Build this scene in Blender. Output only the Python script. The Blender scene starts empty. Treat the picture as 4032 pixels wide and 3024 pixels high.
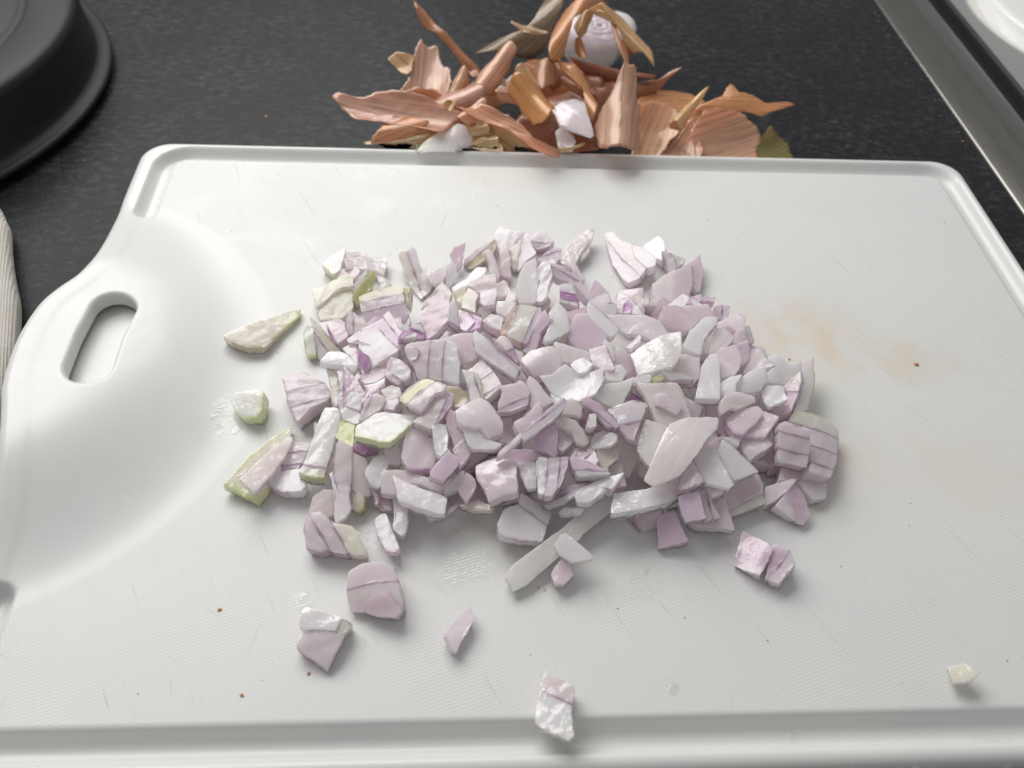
import bpy, math, random
import numpy as np
from mathutils import Matrix, Vector

# ------------------------------------------------------------------ camera, light, exposure
# millimetres below are scaled by MM; x runs along the board, y away from the viewer,
# z = 0 is the board's cutting surface and z = -11 the worktop
MM = 0.001
sc = bpy.context.scene
col = sc.collection
cam_d = bpy.data.cameras.new('camera')
cam = bpy.data.objects.new('camera', cam_d)
col.objects.link(cam)
cam_d.sensor_width = 36.0
cam_d.lens = 30.497
cam_d.clip_start = 0.01
cam_d.clip_end = 20.0
cam_d.dof.use_dof = True
cam_d.dof.focus_distance = 0.262
cam_d.dof.aperture_fstop = 15.0
R_ = (0.99757553, -0.04243483, 0.05515748)
U_ = (-0.00478428, 0.74888902, 0.66267816)
F_ = (0.06942746, 0.6613354, -0.74687035)
cam.matrix_world = Matrix(((R_[0], U_[0], -F_[0], 0), (R_[1], U_[1], -F_[1], 0), (R_[2], U_[2], -F_[2], 0.205), (0, 0, 0, 1)))
sc.camera = cam

world = bpy.data.worlds.new('World')
sc.world = world
world.use_nodes = True
bg = world.node_tree.nodes['Background']
bg.inputs[0].default_value = (0.985, 0.99, 1.0, 1)
bg.inputs[1].default_value = 0.33


def area(name, loc, target, sx, sy, power, color):
    d = bpy.data.lights.new(name, 'AREA')
    d.shape = 'RECTANGLE'
    d.size, d.size_y, d.energy, d.color = sx, sy, power, color
    o = bpy.data.objects.new(name, d)
    col.objects.link(o)
    o.location = loc
    o.rotation_euler = (Vector(target) - Vector(loc)).to_track_quat('-Z', 'Y').to_euler()
    return o


area('window_light', (-0.30, 0.70, 0.60), (0.02, 0.22, 0.0), 0.85, 0.60, 8.2, (1.0, 0.99, 0.975))
sc.view_settings.view_transform = 'Standard'
sc.view_settings.look = 'None'
sc.view_settings.exposure = 0.0
sc.view_settings.gamma = 1.0
sc.view_settings.use_curve_mapping = False
sc.cycles.use_denoising = True
sc.cycles.max_bounces = 16
sc.cycles.diffuse_bounces = 12
sc.cycles.transmission_bounces = 12
sc.cycles.transparent_max_bounces = 8


# ------------------------------------------------------------------ helpers
def tag(o, label=None, cat=None, group=None, kind=None):
    for k, v in (('label', label), ('category', cat), ('group', group), ('kind', kind)):
        if v:
            o[k] = v
    return o


def link_mesh(name, verts, faces, mat, parent=None, attrs=None, smooth=True):
    """verts in mm; attrs: name -> (type, flat array)"""
    me = bpy.data.meshes.new(name)
    me.from_pydata((np.asarray(verts, float) * MM).tolist(), [], faces)
    me.materials.append(mat)
    if smooth:
        me.polygons.foreach_set('use_smooth', [True] * len(me.polygons))
    for k, (ty, arr) in (attrs or {}).items():
        a = me.attributes.new(k, ty, 'POINT')
        fld = {'FLOAT': 'value', 'FLOAT_COLOR': 'color', 'FLOAT_VECTOR': 'vector'}[ty]
        a.data.foreach_set(fld, np.asarray(arr, np.float32).ravel())
    me.update()
    o = bpy.data.objects.new(name, me)
    col.objects.link(o)
    if parent:
        o.parent = parent
    return o


class NT:
    """small node builder"""
    def __init__(self, name):
        self.m = bpy.data.materials.new(name)
        self.m.use_nodes = True
        self.t = self.m.node_tree
        self.t.nodes.clear()
        self.out = self.t.nodes.new('ShaderNodeOutputMaterial')

    def n(self, kind, props=None, **ins):
        nd = self.t.nodes.new('ShaderNode' + kind)
        for k, v in (props or {}).items():
            setattr(nd, k, v)
        for k, v in ins.items():
            key = int(k[1:]) if k[0] == 'i' and k[1:].isdigit() else k.replace('_', ' ')
            s = nd.inputs[key]
            if isinstance(v, bpy.types.NodeSocket):
                self.t.links.new(v, s)
            else:
                s.default_value = v
        return nd

    def math(self, op, a, b=0.0, c=0.0, clamp=False):
        return self.n('Math', {'operation': op, 'use_clamp': clamp}, i0=a, i1=b, i2=c).outputs[0]

    def mix(self, fac, a, b, mode='MIX'):
        nd = self.n('Mix', {'data_type': 'RGBA', 'blend_type': mode, 'clamp_factor': True})
        for i, v in ((0, fac), (6, a), (7, b)):
            if isinstance(v, bpy.types.NodeSocket):
                self.t.links.new(v, nd.inputs[i])
            else:
                nd.inputs[i].default_value = v
        return nd.outputs[2]

    def ramp(self, fac, stops):
        nd = self.n('ValToRGB', None, i0=fac)
        el = nd.color_ramp.elements
        while len(el) < len(stops):
            el.new(0.5)
        for e, (p, c) in zip(el, stops):
            e.position = p
            e.color = c if len(c) == 4 else (*c, 1)
        return nd.outputs[0]

    def smooth(self, v, a, b):
        return self.n('MapRange', {'interpolation_type': 'SMOOTHSTEP'}, i0=v, i1=a, i2=b, i3=0.0, i4=1.0).outputs[0]

    def noise(self, vec, scale, detail=3.0, rough=0.5, dist=0.0):
        return self.n('TexNoise', None, Vector=vec, Scale=scale, Detail=detail, Roughness=rough, Distortion=dist).outputs[0]

    def bump(self, h, strength, dist, normal=None):
        kw = dict(Height=h, Strength=strength, Distance=dist)
        if normal is not None:
            kw['Normal'] = normal
        return self.n('Bump', None, **kw).outputs[0]

    def done(self, sock):
        self.t.links.new(sock, self.out.inputs[0])
        return self.m


def grey(v):
    return (v, v, v, 1)


# ------------------------------------------------------------------ materials
def flesh_material(name, rough, coat, grain, grain_mm, sss, vein=0.0):
    m = NT(name)
    geo = m.n('TexCoord')
    mp = m.n('Mapping', None, Vector=geo.outputs['Object'], Scale=(1000, 1000, 1000)).outputs[0]
    c = m.n('Attribute', {'attribute_name': 'col'}).outputs['Color']
    st = m.n('Attribute', {'attribute_name': 'st'}).outputs['Vector']
    big = m.noise(mp, 0.22, 3)
    fine = m.noise(mp, 1.0 / grain_mm, 3, 0.6)
    cc = m.mix(m.smooth(big, 0.35, 0.75), c, (0.95, 0.93, 0.95, 1), 'MULTIPLY')
    cc = m.mix(m.smooth(fine, 0.45, 0.8), cc, m.mix(0.30, cc, (0.95, 0.94, 0.94, 1)))
    sm = m.n('Mapping', None, Vector=st, Scale=(0.10, 1.5, 1)).outputs[0]
    vn = m.noise(sm, 1.0, 3, 0.6)
    if vein:
        cc = m.mix(m.math('MULTIPLY', m.smooth(vn, 0.5, 0.75), vein), cc, (0.72, 0.48, 0.66, 1), 'MULTIPLY')
    h = m.math('ADD', m.math('MULTIPLY', fine, 0.6), m.math('MULTIPLY', vn, 0.5))
    nrm = m.bump(h, grain * 0.6, 0.0005)
    b = m.n('BsdfPrincipled', None, Base_Color=cc, Roughness=rough, Normal=nrm, Coat_Weight=coat, Coat_Roughness=0.06,
            Subsurface_Weight=sss, Subsurface_Radius=(1.0, 0.90, 0.95), Subsurface_Scale=0.0022, IOR=1.38)
    tr = m.n('BsdfTranslucent', None, Color=m.mix(0.85, cc, (1.0, 0.975, 0.975, 1)), Normal=nrm)
    body = m.n('MixShader', None, i0=0.40, i1=b.outputs[0], i2=tr.outputs[0]).outputs[0]
    juice = m.bump(m.noise(mp, 0.42, 2, 0.4), min(1.0, grain * 1.2), 0.0012)
    fr = m.n('Fresnel', None, IOR=1.42, Normal=juice).outputs[0]
    front = m.math('SUBTRACT', 1.0, m.n('NewGeometry').outputs['Backfacing'])
    film = m.n('BsdfGlossy', None, Roughness=rough * 0.42, Normal=juice)
    fac = m.math('MULTIPLY', m.math('MULTIPLY', fr, front), coat * 1.8 + 0.5, clamp=True)
    return m.done(m.n('MixShader', None, i0=fac, i1=body, i2=film.outputs[0]).outputs[0])


MAT = {
    'flesh': flesh_material('shallot_flesh', 0.34, 0.30, 0.40, 0.55, 0.9),
    'wet': flesh_material('shallot_flesh_wet', 0.22, 0.45, 0.40, 1.0, 0.95),
    'gloss': flesh_material('shallot_flesh_glistening', 0.16, 0.7, 0.6, 1.2, 0.9),
    'skin': flesh_material('shallot_skin', 0.22, 0.5, 0.30, 1.6, 0.85, vein=0.30),
}


def peel_material():
    m = NT('dry_shallot_peel')
    c = m.n('Attribute', {'attribute_name': 'col'}).outputs['Color']
    st = m.n('Attribute', {'attribute_name': 'st'}).outputs['Vector']
    sm = m.n('Mapping', None, Vector=st, Scale=(0.03, 0.9, 1)).outputs[0]
    vn = m.noise(sm, 1.0, 3, 0.6)
    cr = m.noise(st, 0.22, 4, 0.6)
    cc = m.mix(m.smooth(vn, 0.45, 0.68), c, m.mix(0.55, c, (0.38, 0.17, 0.09, 1), 'MIX'))
    cc = m.mix(m.smooth(vn, 0.40, 0.26), cc, m.mix(0.45, c, (0.93, 0.80, 0.70, 1)))  # pale streaks along the veins: highlights painted into the peel colour
    cc = m.mix(m.smooth(cr, 0.55, 0.75), cc, m.mix(0.35, cc, (0.80, 0.66, 0.52, 1)))
    nrm = m.bump(m.math('ADD', m.math('MULTIPLY', vn, 0.6), m.math('MULTIPLY', cr, 1.8)), 0.18, 0.0009)
    b = m.n('BsdfPrincipled', None, Base_Color=cc, Roughness=0.25, Metallic=0.08, Normal=nrm, Specular_IOR_Level=0.9, Coat_Weight=0.5, Coat_Roughness=0.14)
    tr = m.n('BsdfTranslucent', None, Color=m.mix(1.0, cc, (1.0, 0.80, 0.62, 1), 'MULTIPLY'), Normal=nrm)
    mx = m.n('MixShader', None, i0=0.50, i1=b.outputs[0], i2=tr.outputs[0])
    return m.done(mx.outputs[0])


MAT['peel'] = peel_material()


def board_material():
    m = NT('white_board_plastic')
    tc = m.n('TexCoord').outputs['Object']
    p = m.n('Mapping', None, Vector=tc, Scale=(1000, 1000, 1000)).outputs[0]
    mask = m.n('Attribute', {'attribute_name': 'pimple'}).outputs['Fac']
    # raised pimples on the cutting surface
    q = m.n('Mapping', None, Vector=p, Rotation=(0, 0, math.radians(27))).outputs[0]
    sp = m.n('SeparateXYZ', None, Vector=q)
    k = 2 * math.pi / 1.25
    dots = m.math('MULTIPLY', m.math('SINE', m.math('MULTIPLY', sp.outputs[0], k)), m.math('SINE', m.math('MULTIPLY', sp.outputs[1], k)))
    worn = m.smooth(m.noise(p, 0.02, 3), 0.36, 0.62)
    dots = m.math('MULTIPLY', m.math('MULTIPLY', dots, mask), m.math('ADD', m.math('MULTIPLY', worn, 0.75), 0.25))
    # knife cuts: long thin noise streaks in three directions
    cuts = None
    for i, (ang, off, thr) in enumerate(((118, 11.0, 0.70), (106, 47.0, 0.72), (150, 83.0, 0.73), (78, 130.0, 0.74))):
        mp = m.n('Mapping', None, Vector=p, Rotation=(0, 0, math.radians(-ang)), Location=(off, off * 0.7, 0)).outputs[0]
        mp = m.n('Mapping', None, Vector=mp, Scale=(0.030, 1.6, 1)).outputs[0]
        s = m.smooth(m.noise(mp, 1.0, 2, 0.5), thr, thr + 0.05)
        cuts = s if cuts is None else m.math('MAXIMUM', cuts, s)
    cuts = m.math('MULTIPLY', cuts, mask)
    # food stains: a broad tan blush right of the pile, smaller ones around it
    def blob(x, y, rx, ry):
        mp = m.n('Mapping', {'vector_type': 'TEXTURE'}, Vector=p, Location=(x, y, 0), Scale=(rx, ry, 1000)).outputs[0]
        d = m.n('VectorMath', {'operation': 'LENGTH'}, i0=mp).outputs['Value']
        return m.smooth(d, 1.0, 0.15)
    st = None
    for a in ((118, 202, 36, 30, 1.0), (150, 193, 30, 16, 0.8), (108, 150, 36, 26, 0.6), (150, 150, 45, 30, 0.35), (10, 246, 22, 9, 0.4), (20, 292, 26, 12, 0.35), (30, 180, 70, 45, 0.25)):
        v = m.math('MULTIPLY', blob(*a[:4]), a[4])
        st = v if st is None else m.math('MAXIMUM', st, v)
    sn = m.noise(p, 0.075, 5, 0.6, 0.5)
    stain = m.math('MULTIPLY', st, m.smooth(sn, 0.22, 0.74))
    spots = m.math('MULTIPLY', m.math('MULTIPLY', st, m.smooth(m.noise(p, 0.55, 2), 0.70, 0.78)), 0.55)
    base = m.mix(m.smooth(m.noise(p, 0.012, 3), 0.3, 0.7), (0.685, 0.688, 0.676, 1), (0.712, 0.710, 0.685, 1))
    base = m.mix(m.math('MULTIPLY', stain, 0.55), base, (0.66, 0.50, 0.30, 1))
    base = m.mix(spots, base, (0.52, 0.30, 0.14, 1))
    base = m.mix(m.math('MULTIPLY', cuts, 0.38), base, (0.45, 0.38, 0.28, 1))
    n1 = m.bump(dots, 0.19, 0.00016)
    n1 = m.bump(m.math('MULTIPLY', cuts, -1.0), 0.35, 0.0004, n1)
    # juice films: glossy, gently rippled patches
    wf = None
    for a in ((-66, 168, 10, 17), (-54, 148, 12, 8), (5, 116, 19, 11), (-38, 107, 6, 5), (50, 110, 14, 8), (-20, 126, 22, 8), (54, 84, 5, 5)):
        v = blob(*a)
        wf = v if wf is None else m.math('MAXIMUM', wf, v)
    wf = m.smooth(m.math('MULTIPLY', wf, m.math('ADD', m.noise(p, 0.22, 4, 0.65), 0.0)), 0.28, 0.46)
    n1 = m.bump(m.math('MULTIPLY', m.noise(p, 0.8, 2), wf), 0.12, 0.0008, n1)
    wet = m.math('ADD', m.math('MULTIPLY', m.smooth(m.noise(p, 0.045, 3), 0.5, 0.7), 0.10), m.math('MULTIPLY', wf, 0.24))
    rg = m.math('SUBTRACT', m.math('ADD', m.math('MULTIPLY', mask, 0.12), 0.30), wet)
    b = m.n('BsdfPrincipled', None, Base_Color=base, Roughness=rg, Normal=n1, Subsurface_Weight=0.25,
            Subsurface_Radius=(1, 1, 1), Subsurface_Scale=0.002, IOR=1.46)
    return m.done(b.outputs[0])


def counter_material():
    m = NT('black_speckled_laminate')
    p = m.n('Mapping', None, Vector=m.n('TexCoord').outputs['Object'], Scale=(1000, 1000, 1000)).outputs[0]
    w = m.n('Mapping', None, Vector=p, Rotation=(0, 0, 0.12), Scale=(0.20, 0.36, 1)).outputs[0]
    f1 = m.smooth(m.noise(w, 1.0, 5, 0.70, 0.4), 0.42, 0.80)
    f2 = m.smooth(m.noise(p, 1.3, 2), 0.66, 0.76)
    pt = m.smooth(m.noise(p, 0.035, 3), 0.35, 0.65)
    fl = m.math('ADD', m.math('MULTIPLY', f1, m.math('ADD', m.math('MULTIPLY', pt, 0.5), 0.35)), m.math('MULTIPLY', f2, 0.35), clamp=True)
    c = m.mix(fl, (0.012, 0.0128, 0.0142, 1), (0.078, 0.080, 0.084, 1))
    b = m.n('BsdfPrincipled', None, Base_Color=c, Roughness=0.40, Specular_IOR_Level=0.13,
            Normal=m.bump(m.noise(p, 0.9, 3), 0.25, 0.0006))
    return m.done(b.outputs[0])


def plain(name, c, rough, metal=0.0, spec=0.5, bump=0.0, bump_mm=1.0, aniso=None):
    m = NT(name)
    p = m.n('Mapping', None, Vector=m.n('TexCoord').outputs['Object'], Scale=(1000, 1000, 1000) if aniso is None else aniso).outputs[0]
    nz = m.noise(p, 1.0 / bump_mm, 4)
    cc = m.mix(m.smooth(nz, 0.3, 0.7), (*[v * 0.93 for v in c], 1), (*[min(1, v * 1.05) for v in c], 1))
    kw = dict(Base_Color=cc, Roughness=rough, Metallic=metal, Specular_IOR_Level=spec)
    if bump:
        kw['Normal'] = m.bump(nz, bump, 0.0005)
    return m.done(m.n('BsdfPrincipled', None, **kw).outputs[0])


def cloth_material():
    m = NT('woven_cotton')
    p = m.n('Mapping', None, Vector=m.n('TexCoord').outputs['Object'], Scale=(1000, 1000, 1000), Rotation=(0, 0, 0.5)).outputs[0]
    s = m.n('SeparateXYZ', None, Vector=p)
    wv = m.math('MULTIPLY', m.math('SINE', m.math('MULTIPLY', s.outputs[0], 5.5)), m.math('SINE', m.math('MULTIPLY', s.outputs[1], 5.5)))
    nz = m.noise(p, 0.4, 4)
    c = m.mix(nz, (0.52, 0.48, 0.42, 1), (0.70, 0.66, 0.59, 1))
    b = m.n('BsdfPrincipled', None, Base_Color=c, Roughness=0.9, Sheen_Weight=0.3, Normal=m.bump(m.math('ADD', wv, nz), 0.5, 0.0005))
    return m.done(b.outputs[0])


MAT['board'] = board_material()
MAT['counter'] = counter_material()
MAT['cloth'] = cloth_material()
MAT['tin'] = plain('dark_nonstick_coating', (0.017, 0.0165, 0.016), 0.5, 0.0, 0.25, 0.15, 0.8)
MAT['steel'] = plain('brushed_steel', (0.24, 0.232, 0.215), 0.24, 1.0, 0.5, 0.08, 1.0, (1000, 60, 1000))
MAT['steel_bright'] = plain('bright_steel', (0.75, 0.74, 0.71), 0.22, 1.0)
MAT['gap_black'] = plain('black_gap_colour', (0.006, 0.006, 0.006), 0.6)  # open gap beside the trim: its darkness is put into the colour
MAT['ring_white'] = plain('white_burner_ring', (0.80, 0.80, 0.78), 0.25)  # even white for the burner ring
MAT['crumb'] = plain('brown_crumb', (0.42, 0.20, 0.08), 0.7)
MAT['crumb_dark'] = plain('dark_crumb', (0.05, 0.04, 0.035), 0.7)


def water_material():
    m = NT('clear_water')
    fc = m.n('LayerWeight', None, Blend=0.5).outputs['Facing']
    fr = m.math('ADD', m.math('MULTIPLY', m.math('POWER', fc, 4.0), 0.4), 0.045)
    g = m.n('BsdfGlossy', None, Roughness=0.03)
    tr = m.n('BsdfTransparent', None, Color=(0.97, 0.98, 0.98, 1))
    return m.done(m.n('MixShader', None, i0=fr, i1=tr.outputs[0], i2=g.outputs[0]).outputs[0])


MAT['water'] = water_material()


# ------------------------------------------------------------------ worktop
link_mesh('worktop', [(-1500, -300, -11), (242, -300, -11), (242, 1100, -11), (-1500, 1100, -11),
                      (242, -300, -45), (242, 1100, -45)],
          [(0, 1, 2, 3), (1, 4, 5, 2)], MAT['counter'], smooth=False)['kind'] = 'structure'


# ------------------------------------------------------------------ cutting board (height field with a snapped outline)
def smoothstep(t):
    t = np.clip(t, 0, 1)
    return t * t * (3 - 2 * t)


def catmull(pts, n=6):
    out = []
    for i in range(1, len(pts) - 2):
        a, b, c, d = (np.array(p, float) for p in pts[i - 1:i + 3])
        for j in range(n):
            t = j / n
            out.append(0.5 * (2 * b + (c - a) * t + (2 * a - 5 * b + 4 * c - d) * t * t + (3 * b - a - 3 * c + d) * t ** 3))
    out.append(np.array(pts[-2], float))
    return out


def arc(cx, cy, r, a0, a1, n=12):
    return [(cx + r * math.cos(math.radians(a0 + (a1 - a0) * i / n)), cy + r * math.sin(math.radians(a0 + (a1 - a0) * i / n))) for i in range(n + 1)]


X0, X1, Y0, Y1, YM = -124.2, 216.2, 63.0, 312.0, 187.5
half = [(-124.2, 290), (-124.2, 281), (-123.9, 270), (-122.3, 256), (-119.8, 240), (-119.2, 228), (-121.2, 219), (-125.6, 212), (-128.9, 205), (-130.5, 196), (-130.9, YM)]
left = half + [(-130.3, 179), (-129.0, 170), (-126.6, 162), (-124.0, 153), (-121.6, 142), (-120.2, 130), (-121.2, 117), (-123.6, 104), (-124.2, 94), (-124.2, 86)]
outline = [tuple(p) for p in catmull(left, 5)]
outline += arc(X0 + 12, Y0 + 12, 12, 180, 270) + arc(X1 - 12, Y0 + 12, 12, 270, 360) + arc(X1 - 12, Y1 - 12, 12, 0, 90) + arc(X0 + 12, Y1 - 12, 12, 90, 180)
outline = np.array(outline)


def seg_dist(px, py, poly, closed):
    d2 = np.full(px.shape, 1e9)
    n = len(poly)
    for i in range(n if closed else n - 1):
        a, b = poly[i], poly[(i + 1) % n]
        e = b - a
        L = e @ e
        if L < 1e-9:
            continue
        t = np.clip(((px - a[0]) * e[0] + (py - a[1]) * e[1]) / L, 0, 1)
        d2 = np.minimum(d2, (px - a[0] - t * e[0]) ** 2 + (py - a[1] - t * e[1]) ** 2)
    return np.sqrt(d2)


def inside(px, py, poly):
    r = np.zeros(px.shape, bool)
    n = len(poly)
    for i in range(n):
        a, b = poly[i], poly[(i + 1) % n]
        if a[1] == b[1]:
            continue
        c = ((a[1] > py) != (b[1] > py)) & (px < (b[0] - a[0]) * (py - a[1]) / (b[1] - a[1]) + a[0])
        r ^= c
    return r


def handle_rise(x, y):
    return 12.0 * smoothstep((87.0 - np.hypot(x + 145.3, y - YM)) / 46.0)


def build_board():
    st = 0.75
    gx = np.arange(-134, 219 + st, st)
    gy = np.arange(60, 315 + st, st)
    px, py = np.meshgrid(gx, gy, indexing='ij')
    d = seg_dist(px, py, outline, True)
    d = np.where(inside(px, py, outline), d, -d)
    hole = seg_dist(px, py, np.array([(-105.6, 202.0), (-106.6, 190.0), (-106.4, 178.0)]), False) - 6.7
    dd = np.minimum(d, hole)
    gxx, gyy = np.gradient(dd, st)
    out = dd < 0
    px2 = np.where(out, px - dd * gxx, px)
    py2 = np.where(out, py - dd * gyy, py)
    dz = np.maximum(dd, 0)
    gpath = np.array([(-113.3, 266.0)] + arc(-113.3 + 9, 303.7 - 9, 9, 180, 90) + arc(208 - 9, 303.7 - 9, 9, 90, 0)
                     + arc(208 - 9, 71.8 + 9, 9, 0, -90) + arc(-113.3 + 9, 71.8 + 9, 9, 270, 180) + [(-113.3, 109.0)])
    gd = seg_dist(px2, py2, gpath, False)
    g = np.clip(gd / 4.1, 0, 1)
    z = -3.9 * (1 - g ** 2.6) ** 0.9
    rim = smoothstep((gd - 3.6) / 2.0) * smoothstep((9.5 - d) / 3.0)
    rise = handle_rise(px2, py2)
    z = z + 0.35 * rim + rise
    r = 3.4
    fz = np.where(d < r, r - np.sqrt(np.maximum(r * r - (r - np.clip(d, 0, r)) ** 2, 0)), 0)
    r2 = 1.3
    fh = np.where(hole < r2, r2 - np.sqrt(np.maximum(r2 * r2 - (r2 - np.clip(hole, 0, r2)) ** 2, 0)), 0)
    z = z - fz - fh
    rho = np.hypot(px2 + 145.3, py2 - YM)
    mask = smoothstep((rho - 88.0) / 2.5) * smoothstep((d - 13.4) / 1.2)
    keep_cell = ~(out[:-1, :-1] & out[1:, :-1] & out[1:, 1:] & out[:-1, 1:])
    ny = len(gy)
    idx = np.arange(px.size).reshape(px.shape)
    ii, jj = np.nonzero(keep_cell)
    quads = np.stack([idx[ii, jj], idx[ii + 1, jj], idx[ii + 1, jj + 1], idx[ii, jj + 1]], 1)
    used = np.unique(quads)
    remap = np.full(px.size, -1)
    remap[used] = np.arange(len(used))
    quads = remap[quads]
    V = np.stack([px2.ravel()[used], py2.ravel()[used], z.ravel()[used]], 1)
    mk = mask.ravel()[used]
    # boundary edges -> skirt down to the underside
    e = np.concatenate([quads[:, [0, 1]], quads[:, [1, 2]], quads[:, [2, 3]], quads[:, [3, 0]]])
    key = np.sort(e, 1)
    uk, inv, cnt = np.unique(key, axis=0, return_inverse=True, return_counts=True)
    be = e[cnt[inv.ravel()] == 1]
    bv = np.unique(be)
    low = {}
    zb = -10.8 + handle_rise(V[bv, 0], V[bv, 1]) * 1.5
    for i, v in enumerate(bv):
        low[v] = len(V) + i
    V = np.concatenate([V, np.stack([V[bv, 0], V[bv, 1], np.minimum(zb, V[bv, 2] - 0.5)], 1)])
    mk = np.concatenate([mk, np.zeros(len(bv))])
    faces = quads.tolist() + [(int(b), int(a), low[a], low[b]) for a, b in be.tolist()]
    return V, faces, mk


bV, bF, bM = build_board()
root = bpy.data.objects.new('cutting_board', None)
col.objects.link(root)
tag(root, 'white plastic cutting board with juice groove and raised handle on the black worktop', 'cutting board')
link_mesh('board_slab', bV, bF, MAT['board'], root, {'pimple': ('FLOAT', bM)})
fl = [(-106.6 + 9.5 * math.cos(a), 189.8 + 23.5 * math.sin(a), 5.2) for a in np.linspace(0, 2 * math.pi, 40, endpoint=False)]
fl2 = [(x, y, 4.0) for x, y, z in fl]
link_mesh('hole_floor', fl + fl2, [list(range(40))] + [(i, (i + 40), (i + 1) % 40 + 40, (i + 1) % 40) for i in range(40)] + [list(range(79, 39, -1))],
          MAT['board'], root, {'pimple': ('FLOAT', np.zeros(80))}, smooth=False)


# ------------------------------------------------------------------ upturned tin, hob, towel
def lathe(name, prof, c, mat, parent=None, n=128):
    V, Fc = [], []
    m = len(prof)
    for i in range(n):
        a = 2 * math.pi * i / n
        for r, z in prof:
            V.append((c[0] + r * math.cos(a), c[1] + r * math.sin(a), z))
    for i in range(n):
        k = (i + 1) % n
        for j in range(m - 1):
            Fc.append((i * m + j, k * m + j, k * m + j + 1, i * m + j + 1))
    return link_mesh(name, V, Fc, mat, parent)


tin = bpy.data.objects.new('cake_tin', None)
col.objects.link(tin)
tag(tin, 'dark grey round baking tin turned upside down at the far left', 'baking tin')
TC = (-277, 362)
lathe('tin_base', [(0, 20.6), (60, 20.6), (88.5, 20.5), (90, 19.9), (91, 19.2), (92.5, 19.2), (93.5, 19.9), (95, 20.5), (108, 20.4), (111, 19.8), (112.6, 18.2), (113.0, 16.5)], TC, MAT['tin'], tin)
lathe('tin_wall', [(113.0, 16.6), (113.6, 10), (114.4, 2), (114.9, -2.0), (115.6, -3.6)], TC, MAT['tin'], tin)
lathe('tin_flange', [(115.5, -3.5), (116.6, -4.6), (119.0, -5.2), (120.8, -5.5), (121.6, -6.4), (121.4, -7.6), (120.2, -8.2), (118.2, -7.4), (115.4, -6.4)], TC, MAT['tin'], tin)

hob = bpy.data.objects.new('gas_hob', None)
col.objects.link(hob)
tag(hob, 'stainless steel hob with a raised edge at the far right', 'hob')


def extrude_profile(name, prof, y0, y1, mat, parent, n=2):
    V = [(x, y0, z) for x, z in prof] + [(x, y1, z) for x, z in prof]
    m = len(prof)
    return link_mesh(name, V, [(j, j + 1, m + j + 1, m + j) for j in range(m - 1)], mat, parent)


extrude_profile('edge_trim', [(242.3, -16), (242.3, -10.6), (243.2, -10.0), (250, -7.6), (255.5, -5.6), (257.0, -5.0), (258.5, -4.8), (260.5, -5.0), (264, -5.3), (269, -5.8), (270.3, -6.4), (270.6, -8), (270.6, -14)], -200, 900, MAT['steel'], hob)
extrude_profile('gap_floor', [(270.6, -13), (276, -13.2), (283, -13)], -200, 900, MAT['gap_black'], hob)
extrude_profile('tray_lip', [(282.2, -16), (282.2, -8.5), (282.8, -7.2), (284, -6.8)], -200, 900, MAT['gap_black'], hob)


def hob_tray():
    V, Fc = [], []
    xs = np.concatenate([np.linspace(284, 440, 79)])
    ys = np.linspace(200, 700, 251)
    c = (400.0, 470.0)
    for x in xs:
        for y in ys:
            r = math.hypot(x - c[0], y - c[1])
            z = -6.8 - 7.0 * (1 - min(1, max(0, (r - 88) / 22)) ** 2 * (3 - 2 * min(1, max(0, (r - 88) / 22))))
            V.append((x, y, z))
    n = len(ys)
    for i in range(len(xs) - 1):
        for j in range(n - 1):
            Fc.append((i * n + j, (i + 1) * n + j, (i + 1) * n + j + 1, i * n + j + 1))
    return link_mesh('burner_tray', V, Fc, MAT['steel_bright'], hob)


hob_tray()
lathe('burner_ring', [(60, -2), (93, -2), (96, -2.6), (97.2, -4.0), (97.4, -13)], (402, 472), MAT['ring_white'], hob)


def towel():
    edge = [(-230, 279), (-195, 277), (-178, 275), (-169.5, 272), (-165.5, 266), (-161, 257), (-156.5, 245), (-150, 230), (-145, 217), (-140, 200), (-137.5, 190), (-135.5, 178), (-134.5, 166), (-135, 150), (-137, 130), (-141, 100), (-146, 60)]
    e = catmull([edge[0]] + edge + [edge[-1]], 8)
    prof = [(0.0, -10.8), (0.6, -9.6), (1.4, -7.0), (1.2, -4.2), (0.2, -2.2), (-2.0, -1.0), (-5, -0.4), (-12, -0.2), (-30, -1.0), (-60, -2.0), (-95, -1.5)]
    V, Fc = [], []
    for i, p in enumerate(e):
        w = 0.5 * math.sin(i * 0.21) + 0.3 * math.sin(i * 0.53 + 1)
        for dx, z in prof:
            a = min(1.0, max(0.0, (p[0] + 185) / 22))
            V.append((p[0] - 1.0 + dx * a + w * 0.4, p[1] + dx * (1.0 - 0.75 * a), z + (0.30 * math.sin(i * 0.17 + dx * 0.2) + 0.12 * math.sin(i * 0.12 + dx * 0.5) if z > -10 else 0)))
    m = len(prof)
    for i in range(len(e) - 1):
        for j in range(m - 1):
            Fc.append((i * m + j, i * m + j + 1, (i + 1) * m + j + 1, (i + 1) * m + j))
    o = link_mesh('tea_towel', V, Fc, MAT['cloth'])
    tag(o, 'folded beige cotton tea towel at the left edge', 'tea towel')


towel()


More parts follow.
